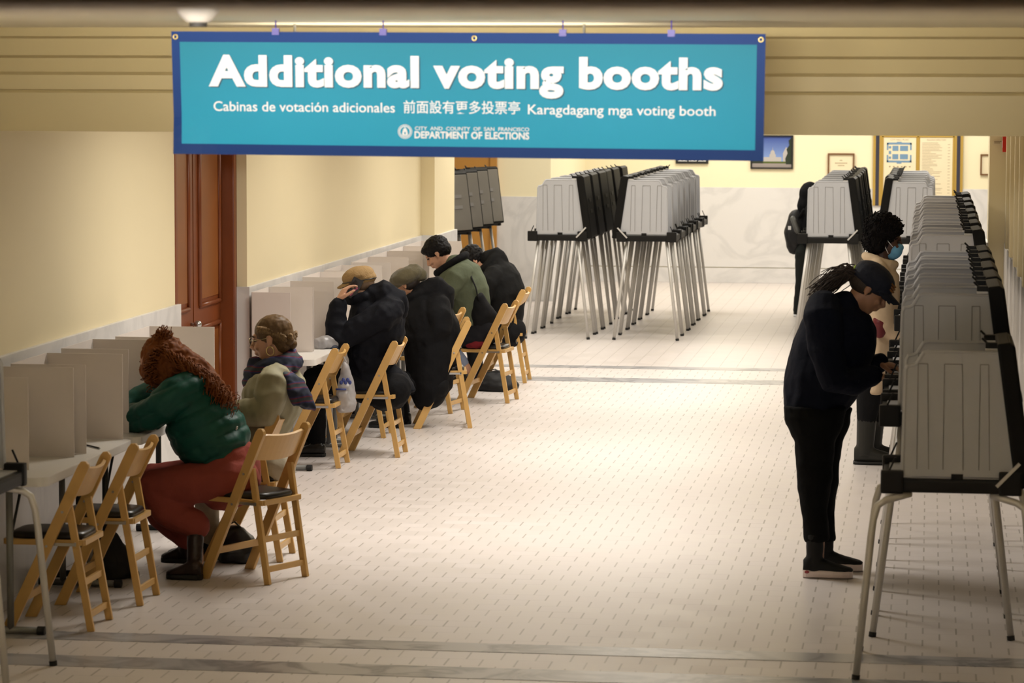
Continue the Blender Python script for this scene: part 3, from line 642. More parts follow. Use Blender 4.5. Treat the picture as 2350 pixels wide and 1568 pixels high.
def brim(mb, F, x0, ln, hw, z0, drop, arch, th=.005):
    nu, nv = 10, 6; top = []; bot = []
    for j in range(nv+1):
        for i in range(nu+1):
            u = -1+2*i/nu; t = j/nv; w_ = hw*(1-.35*t*t); x = x0+ln*t*(1-.22*u*u)-.02*u*u
            p = (x, u*w_, z0-drop*t-arch*u*u); top.append(F(*p)); bot.append(F(p[0], p[1], p[2]-th*2))
    n = len(top); q = lambda i, j: j*(nu+1)+i; fs = []
    for j in range(nv):
        for i in range(nu):
            fs += [(q(i, j), q(i+1, j), q(i+1, j+1), q(i, j+1)), (n+q(i, j), n+q(i, j+1), n+q(i+1, j+1), n+q(i+1, j))]
    for i in range(nu): fs += [(q(i, 0), n+q(i, 0), n+q(i+1, 0), q(i+1, 0)), (q(i, nv), q(i+1, nv), n+q(i+1, nv), n+q(i, nv))]
    for j in range(nv): fs += [(q(0, j), q(0, j+1), n+q(0, j+1), n+q(0, j)), (q(nu, j), n+q(nu, j), n+q(nu, j+1), q(nu, j+1))]
    mb.add(top+bot, fs)
class Frame:
    def __init__(s, c, f, u):
        s.c = Vector(c); s.f = Vector(f).normalized(); u = Vector(u); s.u = (u-s.f*u.dot(s.f)).normalized(); s.l = s.u.cross(s.f)
        s.m = Matrix((s.f, s.l, s.u)).transposed()
    def __call__(s, x, y, z): return s.c+s.f*x+s.l*y+s.u*z
def head(mb, F, neck, nr=.052, k=1.0):
    e = lambda c, r: mb.ell(F(*[q*k for q in c]), r[0]*k, r[1]*k, r[2]*k, F.m)
    e((-.014, 0, .034), (.098, .076, .083)); e((.03, 0, -.03), (.062, .058, .088)); e((.0, 0, -.05), (.066, .058, .055))
    e((.056, 0, -.095), (.03, .033, .022)); e((.078, 0, .03), (.018, .046, .013)); e((.078, .036, -.03), (.014, .022, .018)); e((.078, -.036, -.03), (.014, .022, .018))
    mb.tube([F(.088*k, 0, .018*k), F(.1*k, 0, -.005*k), F(.114*k, 0, -.03*k), F(.1*k, 0, -.044*k)], [.008*k, .0095*k, .013*k, .009*k], 10, round_ends=True)
    e((.098, .012, -.036), (.012, .009, .008)); e((.098, -.012, -.036), (.012, .009, .008))
    e((.092, 0, -.062), (.013, .022, .006)); e((.09, 0, -.072), (.012, .019, .007))
    for s in (-1, 1):
        e((-.006, s*.079, -.004), (.019, .007, .031)); e((.0, s*.082, -.03), (.01, .006, .012))
    mb.tube([F(-.018*k, 0, -.045*k)]+[Vector(p) for p in neck], [nr*1.0]+[nr*(1+.12*i) for i in range(len(neck))], 14)
def face_bits(F, par, k=1.0, brow=None):
    L = Vector(par.location)
    for s in (-1, 1):
        b = MB(); b.ell(F(.083*k, s*.031*k, .006*k)-L, .010*k, .011*k, .0065*k, F.m); b.build('eye', M['eye'], par, smooth=True)
        if brow:
            b = MB(); b.tube([F(.09*k, s*.014*k, .026*k)-L, F(.094*k, s*.033*k, .031*k)-L, F(.08*k, s*.052*k, .024*k)-L], [.004, .005, .003], 6); b.build('eyebrow', brow, par, smooth=True)
def hand(mb, w, d, n, curl=.35, side=1, k=1.0, spread=.12, thumb=.7):
    """palm, four unequal bent fingers and a thumb from the side; w wrist, d pointing direction, n back-of-hand normal"""
    d = Vector(d).normalized(); n = Vector(n); n = (n-d*n.dot(d)).normalized(); s = d.cross(n)*side
    w = Vector(w)
    R = []
    for t, hw, ht in ((-.02, .026, .022), (.01, .029, .02), (.045, .039, .017), (.08, .041, .015), (.092, .036, .012)): R.append((w+d*t*k, s*hw*k, n*ht*k))
    mb.loft(R, 14)
    for i, (o, ln, r) in enumerate(((.03, .073, .0088), (.01, .082, .0092), (-.011, .076, .0088), (-.03, .06, .0078))):
        p = w+(d*.088+s*o)*k; dr = (d+s*spread*(o/.03)).normalized(); a = curl*(1+.12*i); pts = [p-dr*.02*k, p]; th = 0
        for q in (.45, .32, .25):
            th += a; p = p+(dr*math.cos(th)-n*math.sin(th))*ln*q*k; pts.append(p)
        mb.tube(pts, [r*k*1.1, r*k*1.08, r*k, r*k*.92, r*k*.78], 10, round_ends=True)
    p = w+(d*.025+s*.027)*k; dr = (d*.62+s*thumb-n*.25).normalized(); q = p+dr*.042*k; dr2 = (d*.85+s*.3-n*.4).normalized(); q2 = q+dr2*.03*k; q3 = q2+dr2*.024*k
    mb.tube([p-dr*.01, p, q, q2, q3], [.013*k, .0145*k, .0115*k, .0105*k, .0085*k], 10, round_ends=True)
def limb(mb, pts, rr, k=1.0): mb.tube(pts, [r*k for r in rr], 14, round_ends=True)
def sole_shoe(parent, L, ankle, heel, toe, w, h, upper, sole=None, sh=.022, shaft=None):
    """shoe along heel->toe on the ground"""
    heel, toe, ankle = Vector(heel), Vector(toe), Vector(ankle); d = (toe-heel); ln = d.length; d.normalize(); s = Vector((0, 0, 1)).cross(d).normalized(); up = s.cross(d)*-1
    up = d.cross(s)
    b = MB()
    R = []
    for t, hw, hh in ((.0, .5, .75), (.06, .78, .95), (.2, .86, 1.0), (.4, .84, .85), (.6, .98, .62), (.8, 1.0, .45), (.93, .8, .36), (1, .45, .25)):
        c = heel+d*ln*t; R.append((c+up*(sh*.6+h*hh/2), s*w*hw, up*h*hh/2))
    b.loft(R, 16, power=.8)
    if shaft: b.tube([heel+d*ln*.22+up*h*.4, ankle], [w*.85, shaft], 14)
    up_ = remesh(b, 'shoe', upper, parent, L, .006, 3, fold=.002, ff=25)
    b = MB(); R = [(c-up*((c-heel).dot(up))+up*sh*.5, a*1.06, up*sh*.5) for c, a, _ in R]; b.loft(R, 16, power=.55)
    for i in range(len(b.v)): b.v[i] -= L
    b.build('shoe_sole', sole or M['rubber'], up_, smooth=False)
    return up_
def strands(name, m, parent, L, guides, n, r, wob, turns, spread, seed, sides=5, taper=.4):
    """locks of hair following guide curves, each one wavy"""
    rg = random.Random(seed); b = MB()
    for i in range(n):
        g = guides[i % len(guides)]; o = Vector((rg.gauss(0, 1), rg.gauss(0, 1), rg.gauss(0, 1)))*spread; ph = rg.uniform(0, 6.3); ln = rg.uniform(.75, 1.05); pts = []; N = 26
        for j in range(N+1):
            t = j/N*ln*(len(g)-1); k = min(int(t), len(g)-2); q = t-k
            p = g[k].lerp(g[k+1], q); d = (g[k+1]-g[k]).normalized(); a = d.orthogonal().normalized(); c = d.cross(a)
            ang = ph+turns*j/N*6.283; wv = wob*(0.3+.9*j/N)
            pts.append(p+o*(.6+.5*j/N)+a*math.cos(ang)*wv+c*math.sin(ang)*wv-L)
        b.tube(pts, [r*(1-(1-taper)*j/N) for j in range(N+1)], sides)
    return b.build(name, m, parent, smooth=True)
def person(name_label, L, body_mb, skin, vox=.0065):
    o = remesh(body_mb, 'person', skin, None, L, vox, 3)
    return tag(o, name_label, 'person')
BLACKCLOTH = cloth('black_jacket_cloth', (.006, .006, .007), rough=.8)
# ---------------------------------------------------------------- 1: woman in the green puffer jacket
Y = 14.95; L = Vector((-3.5, Y, 0)); HL = lambda px, py, dy=0: at(px, py, Y+dy)
T1 = [((442, 1068), (572, 1016), .185), ((412, 1050), (572, 996), .20), ((392, 1012), (558, 962), .21), ((384, 975), (537, 930), .215), ((375, 938), (510, 897), .205), ((374, 905), (486, 868), .18), ((386, 880), (458, 852), .12)]
Fh = Frame(HL(366, 836), (-.80, 0, -.60), (-.55, -.05, .83))
body = MB(); head(body, Fh, [HL(398, 868), HL(420, 880)], .052)
body.loft(rings(T1, Y, .78), 18)
for dy, s in ((-.2, 1), (.2, -1)):
    sh, el, wr = HL(412, 903, dy), HL(352, 953, dy*.85), HL(262, 958, dy*.12)
    limb(body, [sh, el, wr], [.045, .04, .028]); hand(body, wr, (-1, -.2*s, -.1), (0, 0, 1), .3, s)
hips = [((450, 1074), (578, 1022), .17), ((452, 1108), (594, 1058), .19), ((466, 1146), (598, 1106), .19)]
body.loft(rings(hips, Y, .8), 16)
legs1 = []
for dy, hp, kn, an in ((-.1, (545, 1100), (352, 1118), (449, 1205)), (.12, (535, 1095), (345, 1105), (428, 1228))):
    p = [HL(*hp, dy), HL(*kn, dy*1.2), HL(*an, dy*1.1-.02)]; legs1.append(p); limb(body, p, [.07, .05, .036])
limb(body, [legs1[0][2], HL(452, 1290, -.12)], [.036, .035]); limb(body, [legs1[1][2], HL(424, 1245, .13)], [.036, .035])
P = person('woman with long curly red hair in a green puffer jacket, leaning over the table', L, body, M['skin'])
face_bits(Fh, P)
jk = MB(); jk.loft(capped(rings(T1, Y)), 20)
limb(jk, [HL(438, 888, -.13), HL(404, 905, -.19), HL(372, 932, -.215), HL(350, 952, -.185), HL(308, 958, -.10), HL(264, 960, -.02)], [.085, .09, .088, .084, .078, .055])
limb(jk, [HL(420, 884, .13), HL(375, 897, .2), HL(338, 915, .22), HL(300, 940, .16), HL(262, 952, .08)], [.085, .09, .09, .08, .055])
axis0, axis1 = HL(505, 1045), HL(420, 865)
def quilt1(p):
    d = (axis1-axis0); t = (p-axis0).dot(d)/d.length_squared*5.2
    return .013*(abs(math.sin(math.pi*t))**.6-.75)+.004*noise.noise(p*22)
green = mat('green_puffer_nylon', (.004, .060, .044), .5, spec=.25, var=.25, vscale=10, bump=.25, bscale=24)
J = remesh(jk, 'puffer_jacket', green, P, L, .009, 5, fold=.008, ff=8, seed=1, aniso=(1, .6, 1.5), quilt=quilt1)
b = MB(); b.tube([HL(541, 987, -.215)-L, HL(545, 979, -.215)-L], .005, 8); b.build('jacket_toggle', M['steel'], J, smooth=True)
pt = MB(); pt.loft(capped(rings(hips, Y)), 20)
for i, p in enumerate(legs1):
    limb(pt, [p[0], p[0].lerp(p[1], .5), p[1]], [.115, .108, .09]); limb(pt, [p[1], p[1].lerp(p[2], .5)+Vector((-.03, 0, -.03)), p[2]], [.088, .088, .075])
remesh(pt, 'trousers', cloth('brick_red_corduroy', (.26, .058, .042), bump=.2, bscale=60), P, L, .009, 4, fold=.006, ff=9, seed=2)
bootm = mat('dark_brown_leather', (.022, .011, .009), .4, bump=.2, bscale=40)
for a, hl, to in ((HL(450, 1196, -.12), at(463, 1312, 14.72), at(384, 1312, 14.74)), (HL(428, 1222, .13), at(440, 1263, 15.1), at(372, 1258, 15.12))):
    hl.z = to.z = 0 if a.y < Y else .02
    sole_shoe(P, L, a, hl, to, .043, .085, bootm, None, .03, .046)
hair1 = mat('curly_red_hair', (.17, .052, .012), .6, spec=.12, var=.5, vscale=60); hb = MB()
for c, r in (((375, 818), .112), ((372, 845), .10), ((400, 835), .105), ((430, 852), .09), ((395, 862), .085), ((356, 850), .075)): 
    p = HL(*c); hb.ell(p, r, r*.95, r)
limb(hb, [HL(400, 835), HL(450, 860), HL(490, 893), HL(522, 925)], [.1, .085, .062, .035])
limb(hb, [HL(365, 800), HL(371, 778), HL(372, 772)], [.05, .044, .03])
H = remesh(hb, 'hair', hair1, P, L, .008, 3, fold=.014, ff=22, seed=5)
g = [[HL(385+dx, 808+dy, yy), HL(420+dx, 828+dy, yy*1.25), HL(462+dx, 858+dy, yy*1.3), HL(497+dx, 893+dy, yy*1.1), HL(528+dx*.5, 932+dy*.5, yy*.9)] for dx, dy in ((0, 0), (8, 14), (-12, -4), (14, 26)) for yy in (-.1, -.05, .02, .08)]
g += [[HL(380, 795, yy), HL(352, 812, yy*1.2), HL(340, 845, yy*1.2), HL(350, 885, yy)] for yy in (-.09, -.05, 0, .06)]
g += [[HL(372, 805, yy), HL(362, 782, yy), HL(372, 768, yy*.5), HL(388, 778, yy)] for yy in (-.04, 0, .04)]
strands('curls', hair1, H, L, g, 330, .0052, .019, 6, .017, 11)
# ---------------------------------------------------------------- 2: woman with braids and scarf
Y = 15.56; L = Vector((-3.6, Y, 0))
T2 = [((586, 846), (660, 838), .085), ((572, 862), (682, 852), .17), ((562, 890), (696, 876), .215), ((557, 925), (700, 905), .205), ((554, 965), (684, 952), .18), ((551, 1005), (660, 996), .165), ((553, 1040), (640, 1030), .165)]
Fh = Frame(HL(622, 778), (-.985, -.03, -.17), (-.17, 0, .985))
body = MB(); head(body, Fh, [HL(632, 815), HL(632, 850)], .054, .98); body.loft(rings(T2, Y, .8), 18)
for dy, s in ((-.21, 1), (.21, -1)):
    sh, el, wr = HL(626, 872, dy), HL(618, 945, dy*1.1), HL(500, 945, dy*.8); limb(body, [sh, el, wr], [.045, .04, .028]); hand(body, wr, (-1, .1*s, -.15), (0, 0, 1), .35, s)
lg2 = []
for dy in (-.1, .1):
    p = [HL(630, 1075, dy), HL(470, 1070, dy*1.4), HL(478, 1225, dy*1.4)]; lg2.append(p); limb(body, p, [.075, .05, .035])
P = person('woman in profile with crown-braided hair, glasses and olive jacket at the table before the door', L, body, M['skin'], .0055)
face_bits(Fh, P, .98, mat('brown_brow', (.06, .03, .015), .7))
jk = MB(); jk.loft(capped(rings(T2, Y)), 20)
limb(jk, [HL(634, 868, -.15), HL(626, 880, -.215), HL(620, 915, -.235), HL(612, 945, -.24), HL(560, 948, -.22), HL(505, 945, -.17)], [.08, .085, .084, .082, .07, .052])
limb(jk, [HL(628, 872, .18), HL(612, 945, .23), HL(505, 945, .17)], [.08, .08, .052])
olive = cloth('olive_grey_canvas', (.30, .275, .18), bump=.25, bscale=20, rough=.6)
remesh(jk, 'jacket', olive, P, L, .008, 4, fold=.012, ff=9, seed=3, aniso=(1.2, 1, .7))
pt = MB()
limb(pt, [HL(625, 1062, 0), HL(600, 1068, 0)], [.135, .13])
for p in lg2: limb(pt, [p[0], p[1]], [.09, .075]); limb(pt, [p[1], p[2]], [.072, .06])
remesh(pt, 'trousers', cloth('pale_khaki_cotton', (.42, .37, .28)), P, L, .009, 4, fold=.006, ff=9, seed=4)
for dy in (-.14, .14): sole_shoe(P, L, HL(478, 1210, dy), Vector((HL(492, 1200).x, Y+dy, 0)), Vector((HL(400, 1200).x, Y+dy, 0)), .042, .075, M['vinyl'], None, .025, .045)
braid = mat('dark_blonde_hair', (.11, .065, .03), .45, spec=.12, var=.55, vscale=70); hb = MB()
hb.ell(Fh(-.022, 0, .042), .104, .083, .086, Fh.m); hb.ell(Fh(-.06, 0, .005), .07, .074, .07, Fh.m); hb.ell(Fh(-.055, 0, -.04), .05, .06, .05, Fh.m)
for v in list(hb.v): pass
H = remesh(hb, 'hair', braid, P, L, .006, 3, fold=.003, ff=40, seed=6, aniso=(1, 1, .4))
for k, (yy, zz) in enumerate(((-.07, .045), (.07, .045), (-.03, .0))):
    b = MB(); path = []
    for j in range(41):
        t = j/40
        if k < 2: q = Fh(.045-.135*t, yy*(1.08-.2*t)+.0, .062-.02*t-.05*t*t)
        else: q = Fh(-.104+.03*math.sin(t*3.1)-.02, -.07+.14*t, .0-.02*math.sin(t*3.1))
        path.append(q)
    for ph in (0, 2.1, 4.2):
        pts = [p+Fh.u*.011*math.sin(j*.8+ph)+Fh.l*.008*math.sin(j*1.6+ph*2)-L for j, p in enumerate(path)]
        b.tube(pts, .0105, 6, round_ends=True)
    b.build('braid', mat('light_braid', (.20, .125, .06), .4, spec=.12, var=.4, vscale=90), H, smooth=True)
b = MB()
for c, r in (((-.1, -.035, -.02), .03), ((-.108, 0, -.045), .028), ((-.1, .035, -.02), .03), ((-.09, -.045, -.05), .026)): b.ell(Fh(*c)-L, r, r, r)
b.build('braided_bun', braid, H, smooth=True)
gl = MB(); M['wire'] = mat('gold_wire', (.5, .42, .25), .25, metal=1)
for s in (-1, 1):
    gl.tube([Fh(.101+.006*math.cos(a), s*(.034+.024*math.cos(a)), .004+.02*math.sin(a))-L for a in [k*math.pi/9 for k in range(19)]], .0016, 6); gl.tube([Fh(.1, s*.057, .008)-L, Fh(.0, s*.082, .01)-L], .0016, 6)
gl.tube([Fh(.108, -.01, .01)-L, Fh(.108, .01, .01)-L], .0016, 6); gl.build('glasses', M['wire'], P, smooth=True)
b = MB(); c = Fh(-.002, .088, -.06); b.tube([c+Fh.f*.02*math.cos(a)+Fh.u*.024*math.sin(a)-L for a in [k*math.pi/10 for k in range(21)]], .003, 8, cap=False); b.build('hoop_earring', M['brass'], P, smooth=True)
scm = mat('dark_plaid_scarf', (.02, .02, .05), .85); N, Lk, bs = nodes(scm); tc = N['Texture Coordinate']
wv = N.new('ShaderNodeTexWave'); wv.wave_type = 'BANDS'; wv.bands_direction = 'Z'; wv.inputs['Scale'].default_value = 4.2; wv.inputs['Distortion'].default_value = 3; Lk.new(tc.outputs['Object'], wv.inputs[0])
rp = N.new('ShaderNodeValToRGB'); e = rp.color_ramp.elements; e[0].position = .35; e[0].color = (.012, .016, .035, 1); e[1].position = .62; e[1].color = (.022, .02, .09, 1)
x = e.new(.8); x.color = (.14, .012, .018, 1); x = e.new(.92); x.color = (.03, .04, .05, 1); Lk.new(wv.outputs[0], rp.inputs[0]); Lk.new(rp.outputs[0], bs.inputs['Base Color'])
sc = MB()
for k, (cx_, cy_, r, rr, dz) in enumerate(((622, 838, .105, .042, 0), (628, 853, .118, .04, .01), (616, 858, .10, .04, 0))):
    c = HL(cx_, cy_); sc.tube([c+Vector((r*math.cos(a), r*.95*math.sin(a), -.045*math.cos(a-.2)*-1+.01*math.sin(3*a+k))) for a in [j*math.pi/12 for j in range(25)]], rr, 10)
limb(sc, [HL(585, 838, -.05), HL(580, 858, -.06)], [.045, .03])
wd = []
for (px, py, dy, hw) in ((645, 848, -.13, .05), (672, 868, -.17, .07), (688, 905, -.19, .08), (698, 935, -.17, .08)):
    c = HL(px, py, dy); wd.append((c, Vector((.045, .05, -.02)).normalized()*hw, Vector((.02, -.022, .006))))
sc.loft(wd, 16, power=.7)
remesh(sc, 'scarf', scm, P, L, .007, 3, fold=.007, ff=16, seed=8)
# ---------------------------------------------------------------- 3: man in tan cap on the phone
Y = 20.02; L = Vector((-3.75, Y, 0))
T3 = [((812, 690), (868, 674), .085), ((806, 708), (905, 700), .17), ((802, 735), (928, 735), .215), ((798, 765), (928, 768), .215), ((798, 800), (916, 800), .205), ((804, 842), (902, 838), .19), ((808, 880), (892, 875), .185), ((812, 908), (884, 902), .18)]
Fh = Frame(HL(822, 655), (-.96, -.02, -.27), (-.27, 0, .96))
body = MB(); head(body, Fh, [HL(838, 688), HL(846, 712)], .057); body.loft(rings(T3, Y, .8), 18)
wr = HL(776, 692, -.2); limb(body, [HL(868, 726, -.2), HL(772, 788, -.23), wr], [.05, .042, .029])
hand(body, wr, (.42, .35, .85), (-.75, -.45, .35), .42, 1, 1.08, .2)
wr2 = HL(752, 768, .12); limb(body, [HL(862, 726, .2), HL(800, 795, .25), wr2], [.05, .042, .028]); hand(body, wr2, (-.95, -.2, -.1), (0, -.3, 1), .5, -1, 1.05)
lg3 = []
for dy, kn, an in ((-.11, (722, 868), (728, 1010)), (.11, (735, 862), (716, 1000))):
    p = [HL(885, 905, dy), HL(*kn, dy*1.3), HL(*an, dy*1.2-.1)]; lg3.append(p); limb(body, p, [.08, .052, .036])
P = person('man in a tan flat cap and black hooded jacket, phone held to his ear', L, body, M['skin'], .006)
face_bits(Fh, P, 1, mat('grey_brow', (.12, .09, .07), .8))
jk = MB(); jk.loft(capped(rings(T3, Y)), 20)
limb(jk, [HL(895, 712, -.10), HL(878, 726, -.165), HL(825, 754, -.21), HL(776, 783, -.24)], [.10, .10, .085, .07]); limb(jk, [HL(773, 784, -.245), HL(770, 745, -.225), HL(776, 702, -.2)], [.068, .066, .058])
limb(jk, [HL(862, 722, .2), HL(805, 792, .26), HL(760, 772, .14)], [.085, .074, .052])
limb(jk, [HL(846, 690, -.02), HL(880, 676, -.03), HL(910, 692, 0), HL(918, 712, .03)], [.085, .10, .085, .06]); jk.tube([HL(832, 682)+Vector((.1*math.cos(a), .1*math.sin(a), .02*math.cos(a))) for a in [j*math.pi/10 for j in range(21)]], .03, 10)
jk.loft([ring((870, 842), (905, 834), .10, Y), ring((872, 862), (932, 858), .11, Y), ring((882, 886), (951, 890), .10, Y), ring((915, 902), (955, 897), .07, Y)], 14)
blk3 = cloth('navy_black_jacket', (.0055, .006, .009), rough=.75)
remesh(jk, 'hooded_jacket', blk3, P, L, .009, 9, fold=.013, ff=10, seed=9)
pt = MB()
for p in lg3: limb(pt, [p[0], p[1]], [.10, .078]); limb(pt, [p[1], p[2]], [.076, .058])
limb(pt, [HL(900, 895, -.05), HL(880, 897, .05)], [.14, .14])
remesh(pt, 'trousers', cloth('black_trousers', (.006, .006, .007)), P, L, .01, 4, fold=.006, seed=10)
for p, s in ((lg3[0], -.02), (lg3[1], .02)):
    sole_shoe(P, L, p[2]+Vector((0, 0, .02)), Vector((p[2].x+.06, p[2].y+s, 0)), Vector((p[2].x-.2, p[2].y+s, 0)), .045, .08, M['vinyl'], M['rubber'], .025, .046)
capm = mat('tan_wool', (.30, .19, .08), .85, var=.15, vscale=60, bump=.4, bscale=120); hb = MB()
hb.ell(Fh(-.018, 0, .062), .116, .094, .066, Fh.m); hb.ell(Fh(-.03, 0, .035), .11, .09, .06, Fh.m)
brim(hb, Fh, .06, .085, .078, .05, .025, .018)
K = remesh(hb, 'cap', capm, P, L, .006, 3, fold=.003, ff=14)
b = MB(); b.tube([Fh(-.018+.118*math.cos(a), .096*math.sin(a), .030+.012*math.cos(a))-L for a in [j*math.pi/14 for j in range(29)]], .0035, 6); b.build('cap_cord', M['vinyl'], K, smooth=True)
hb = MB(); hb.ell(Fh(-.035, 0, -.0), .082, .079, .055, Fh.m); remesh(hb, 'hair', mat('short_grey_hair', (.16, .10, .06), .7, var=.3, vscale=80), P, L, .006, 2)
gl = MB(); gl.tube([Fh(.1, -.06, .01)-L, Fh(.1, -.015, .01)-L, Fh(.1, .015, .01)-L, Fh(.1, .06, .012)-L, Fh(-.01, .084, .012)-L], .003, 6); gl.build('glasses', M['vinyl'], P, smooth=True)
o = MB(); o.box(-.037, .037, -.0045, .0045, -.075, .075); ph_ = o.build('mobile_phone', mat('phone_glass', (.02, .02, .022), .15), None, loc=HL(812, 662, -.115), rot=Euler((math.radians(10), math.radians(28), math.radians(12))), bevel=.004)
tag(ph_, 'dark mobile phone held to the ear of the man in the tan cap', 'phone')
b = MB(); b.box(-.02, .0, -.0055, -.0045, .035, .06); b.build('phone_camera', M['blackmetal'], ph_)
b = MB(); rg = random.Random(2)
for k in range(7): 
    xx, zz = rg.uniform(-.025, .02), rg.uniform(-.06, .015); b.ell((xx, -.0052, zz), .007, .0012, .009)
b.build('phone_sticker', mat('pink_sticker', (.5, .10, .22), .5), ph_)
# ---------------------------------------------------------------- 4: person in the olive beret
Y = 21.66; L = Vector((-3.8, Y, 0))
T4 = [((938, 682), (985, 662), .09), ((928, 700), (1020, 685), .18), ((925, 722), (1038, 712), .23), ((927, 748), (1052, 740), .25), ((930, 785), (1057, 775), .255), ((933, 828), (1050, 824), .25), ((936, 870), (1040, 862), .24), ((944, 902), (1036, 888), .23), ((956, 928), (1024, 905), .21)]
Fh = Frame(HL(928, 652), (-.80, -.05, -.60), (-.60, 0, .80))
body = MB(); head(body, Fh, [HL(952, 672), HL(968, 692)], .054); body.loft(rings(T4, Y, .8), 18)
for dy, s in ((-.2, 1), (.2, -1)):
    wr = HL(916, 768, dy*.5); limb(body, [HL(1000, 712, dy), HL(1004 if dy < 0 else 985, 764, dy*.9), wr], [.035, .032, .026]); hand(body, wr, (-.9, -.1*s, .1), (0, 0, 1), .5, s)
lg4 = []
for dy, an in ((-.11, (908, 975)), (.11, (925, 962))):
    p = [HL(1000, 885, dy), HL(903, 876, dy*1.3), HL(*an, dy*1.2)]; lg4.append(p); limb(body, p, [.08, .052, .036])
P = person('person in an olive beret and long black hooded coat bending toward the screen', L, body, M['skin_tan'], .0065)
face_bits(Fh, P)
jk = MB(); jk.loft(capped(rings(T4, Y)), 20)
limb(jk, [HL(1005, 702, -.10), HL(1005, 724, -.165), HL(1010, 754, -.19), HL(985, 780, -.19), HL(922, 770, -.12)], [.10, .10, .09, .08, .055])
limb(jk, [HL(1000, 705, .18), HL(985, 780, .26), HL(922, 770, .12)], [.09, .08, .055])
limb(jk, [HL(975, 672, -.04), HL(1000, 664, -.02), HL(1018, 680, 0), HL(1022, 705, .02)], [.085, .105, .09, .06]); jk.tube([HL(958, 676)+Vector((.1*math.cos(a), .11*math.sin(a), .05*math.cos(a))) for a in [j*math.pi/10 for j in range(21)]], .032, 10)
remesh(jk, 'long_coat', BLACKCLOTH, P, L, .010, 9, fold=.013, ff=7, seed=12, aniso=(1.2, 1, .7))
pt = MB()
for p in lg4: limb(pt, [p[0], p[1]], [.10, .08]); limb(pt, [p[1], p[2]], [.078, .06])
remesh(pt, 'trousers', cloth('black_trousers_b', (.009, .009, .01)), P, L, .011, 4, fold=.006)
for p in lg4: sole_shoe(P, L, p[2], Vector((p[2].x+.06, p[2].y, 0)), Vector((p[2].x-.2, p[2].y, 0)), .045, .08, M['vinyl'], None, .025, .046)
bm_ = mat('olive_wool_felt', (.085, .07, .035), .9, var=.2, vscale=40, bump=.3, bscale=90, sheen=.2); hb = MB()
Fb = Frame(HL(933, 634), (-.93, -.1, -.36), (-.25, 0, .97)); hb.ell(Fb(0, 0, .0), .132, .125, .07, Fb.m); hb.ell(Fh(-.005, 0, .03), .10, .085, .05, Fh.m)
limb(hb, [Fb(-.06, 0, .0), Fb(-.1, 0, -.03)], [.075, .05])
K = remesh(hb, 'beret', bm_, P, L, .007, 4, fold=.005, ff=14)
b = MB(); b.tube([HL(942, 622)-L, HL(946, 618)-L, HL(951, 615)-L], .005, 6, round_ends=True); b.build('beret_stalk', M['vinyl'], K, smooth=True)
hb = MB(); hb.ell(Fh(-.04, 0, -.02), .075, .08, .07, Fh.m); remesh(hb, 'hair', mat('dark_hair_b', (.015, .01, .008), .5), P, L, .007, 2)
# ---------------------------------------------------------------- 5: man in the sage green jacket
Y = 23.5; L = Vector((-3.5, Y, 0))
T5 = [((1018, 612), (1066, 590), .09), ((1008, 634), (1098, 610), .19), ((1006, 652), (1112, 636), .23), ((1018, 672), (1120, 660), .235), ((1030, 698), (1124, 688), .195), ((1040, 725), (1124, 720), .175), ((1048, 745), (1122, 742), .17)]
Fh = Frame(HL(1004, 582), (-.80, -.04, -.6), (-.6, 0, .80))
body = MB(); head(body, Fh, [HL(1025, 602), HL(1042, 622)], .056); body.loft(rings(T5, Y, .8), 18)
for dy, s in ((-.2, 1), (.2, -1)):
    wr = HL(975, 690, dy*.6); limb(body, [HL(1045, 640, dy), HL(1015, 692, dy*1.15), wr], [.048, .042, .028]); hand(body, wr, (-.9, -.1*s, -.1), (0, 0, 1), .4, s)
lg5 = []
for dy in (-.11, .11):
    p = [HL(1098, 768, dy), HL(1012, 775, dy*1.3), HL(1070, 842, dy*1.2)]; lg5.append(p); limb(body, p, [.08, .052, .034])
limb(body, [lg5[0][2], lg5[0][2]+Vector((.02, 0, -.05))], [.034, .034])
P = person('man with short black hair in a sage green jacket, bending over the table', L, body, M['skin'], .0065)
face_bits(Fh, P)
jk = MB(); jk.loft(capped(rings(T5, Y)), 20)
limb(jk, [HL(1062, 628, -.15), HL(1046, 640, -.22), HL(1030, 668, -.25), HL(1014, 690, -.25), HL(978, 690, -.16)], [.085, .088, .078, .074, .05])
limb(jk, [HL(1050, 638, .18), HL(1014, 692, .25), HL(978, 690, .14)], [.085, .074, .05])
J = remesh(jk, 'jacket', cloth('sage_green_cotton', (.095, .110, .070), rough=.8), P, L, .010, 4, fold=.009, ff=7, seed=14)
cb = MB(); cb.tube([HL(1036, 606)+Vector((.115*math.cos(a), .115*math.sin(a), .075*math.cos(a))) for a in [j*math.pi/10 for j in range(21)]], .032, 10); remesh(cb, 'collar', BLACKCLOTH, J, L, .009, 3)
pt = MB(); limb(pt, [HL(1108, 758, -.06), HL(1090, 762, .06)], [.14, .14])
for p in lg5: limb(pt, [p[0], p[1]], [.095, .078])
remesh(pt, 'trousers', cloth('charcoal_trousers', (.012, .012, .015)), P, L, .011, 4, fold=.006)
pt = MB()
for p in lg5: limb(pt, [p[1], p[1].lerp(p[2], .85)], [.072, .052])
remesh(pt, 'jeans_cuff', cloth('pale_denim', (.22, .26, .36)), P, L, .01, 3)
for p in lg5: sole_shoe(P, L, p[2]+Vector((.0, 0, -.03)), p[2]+Vector((.05, 0, -.12)), p[2]+Vector((-.18, 0, -.15)), .042, .07, M['vinyl'], None, .022, None)
hair5 = mat('short_black_hair', (.008, .007, .007), .5, spec=.12, var=.4, vscale=80, bump=.5, bscale=90); hb = MB()
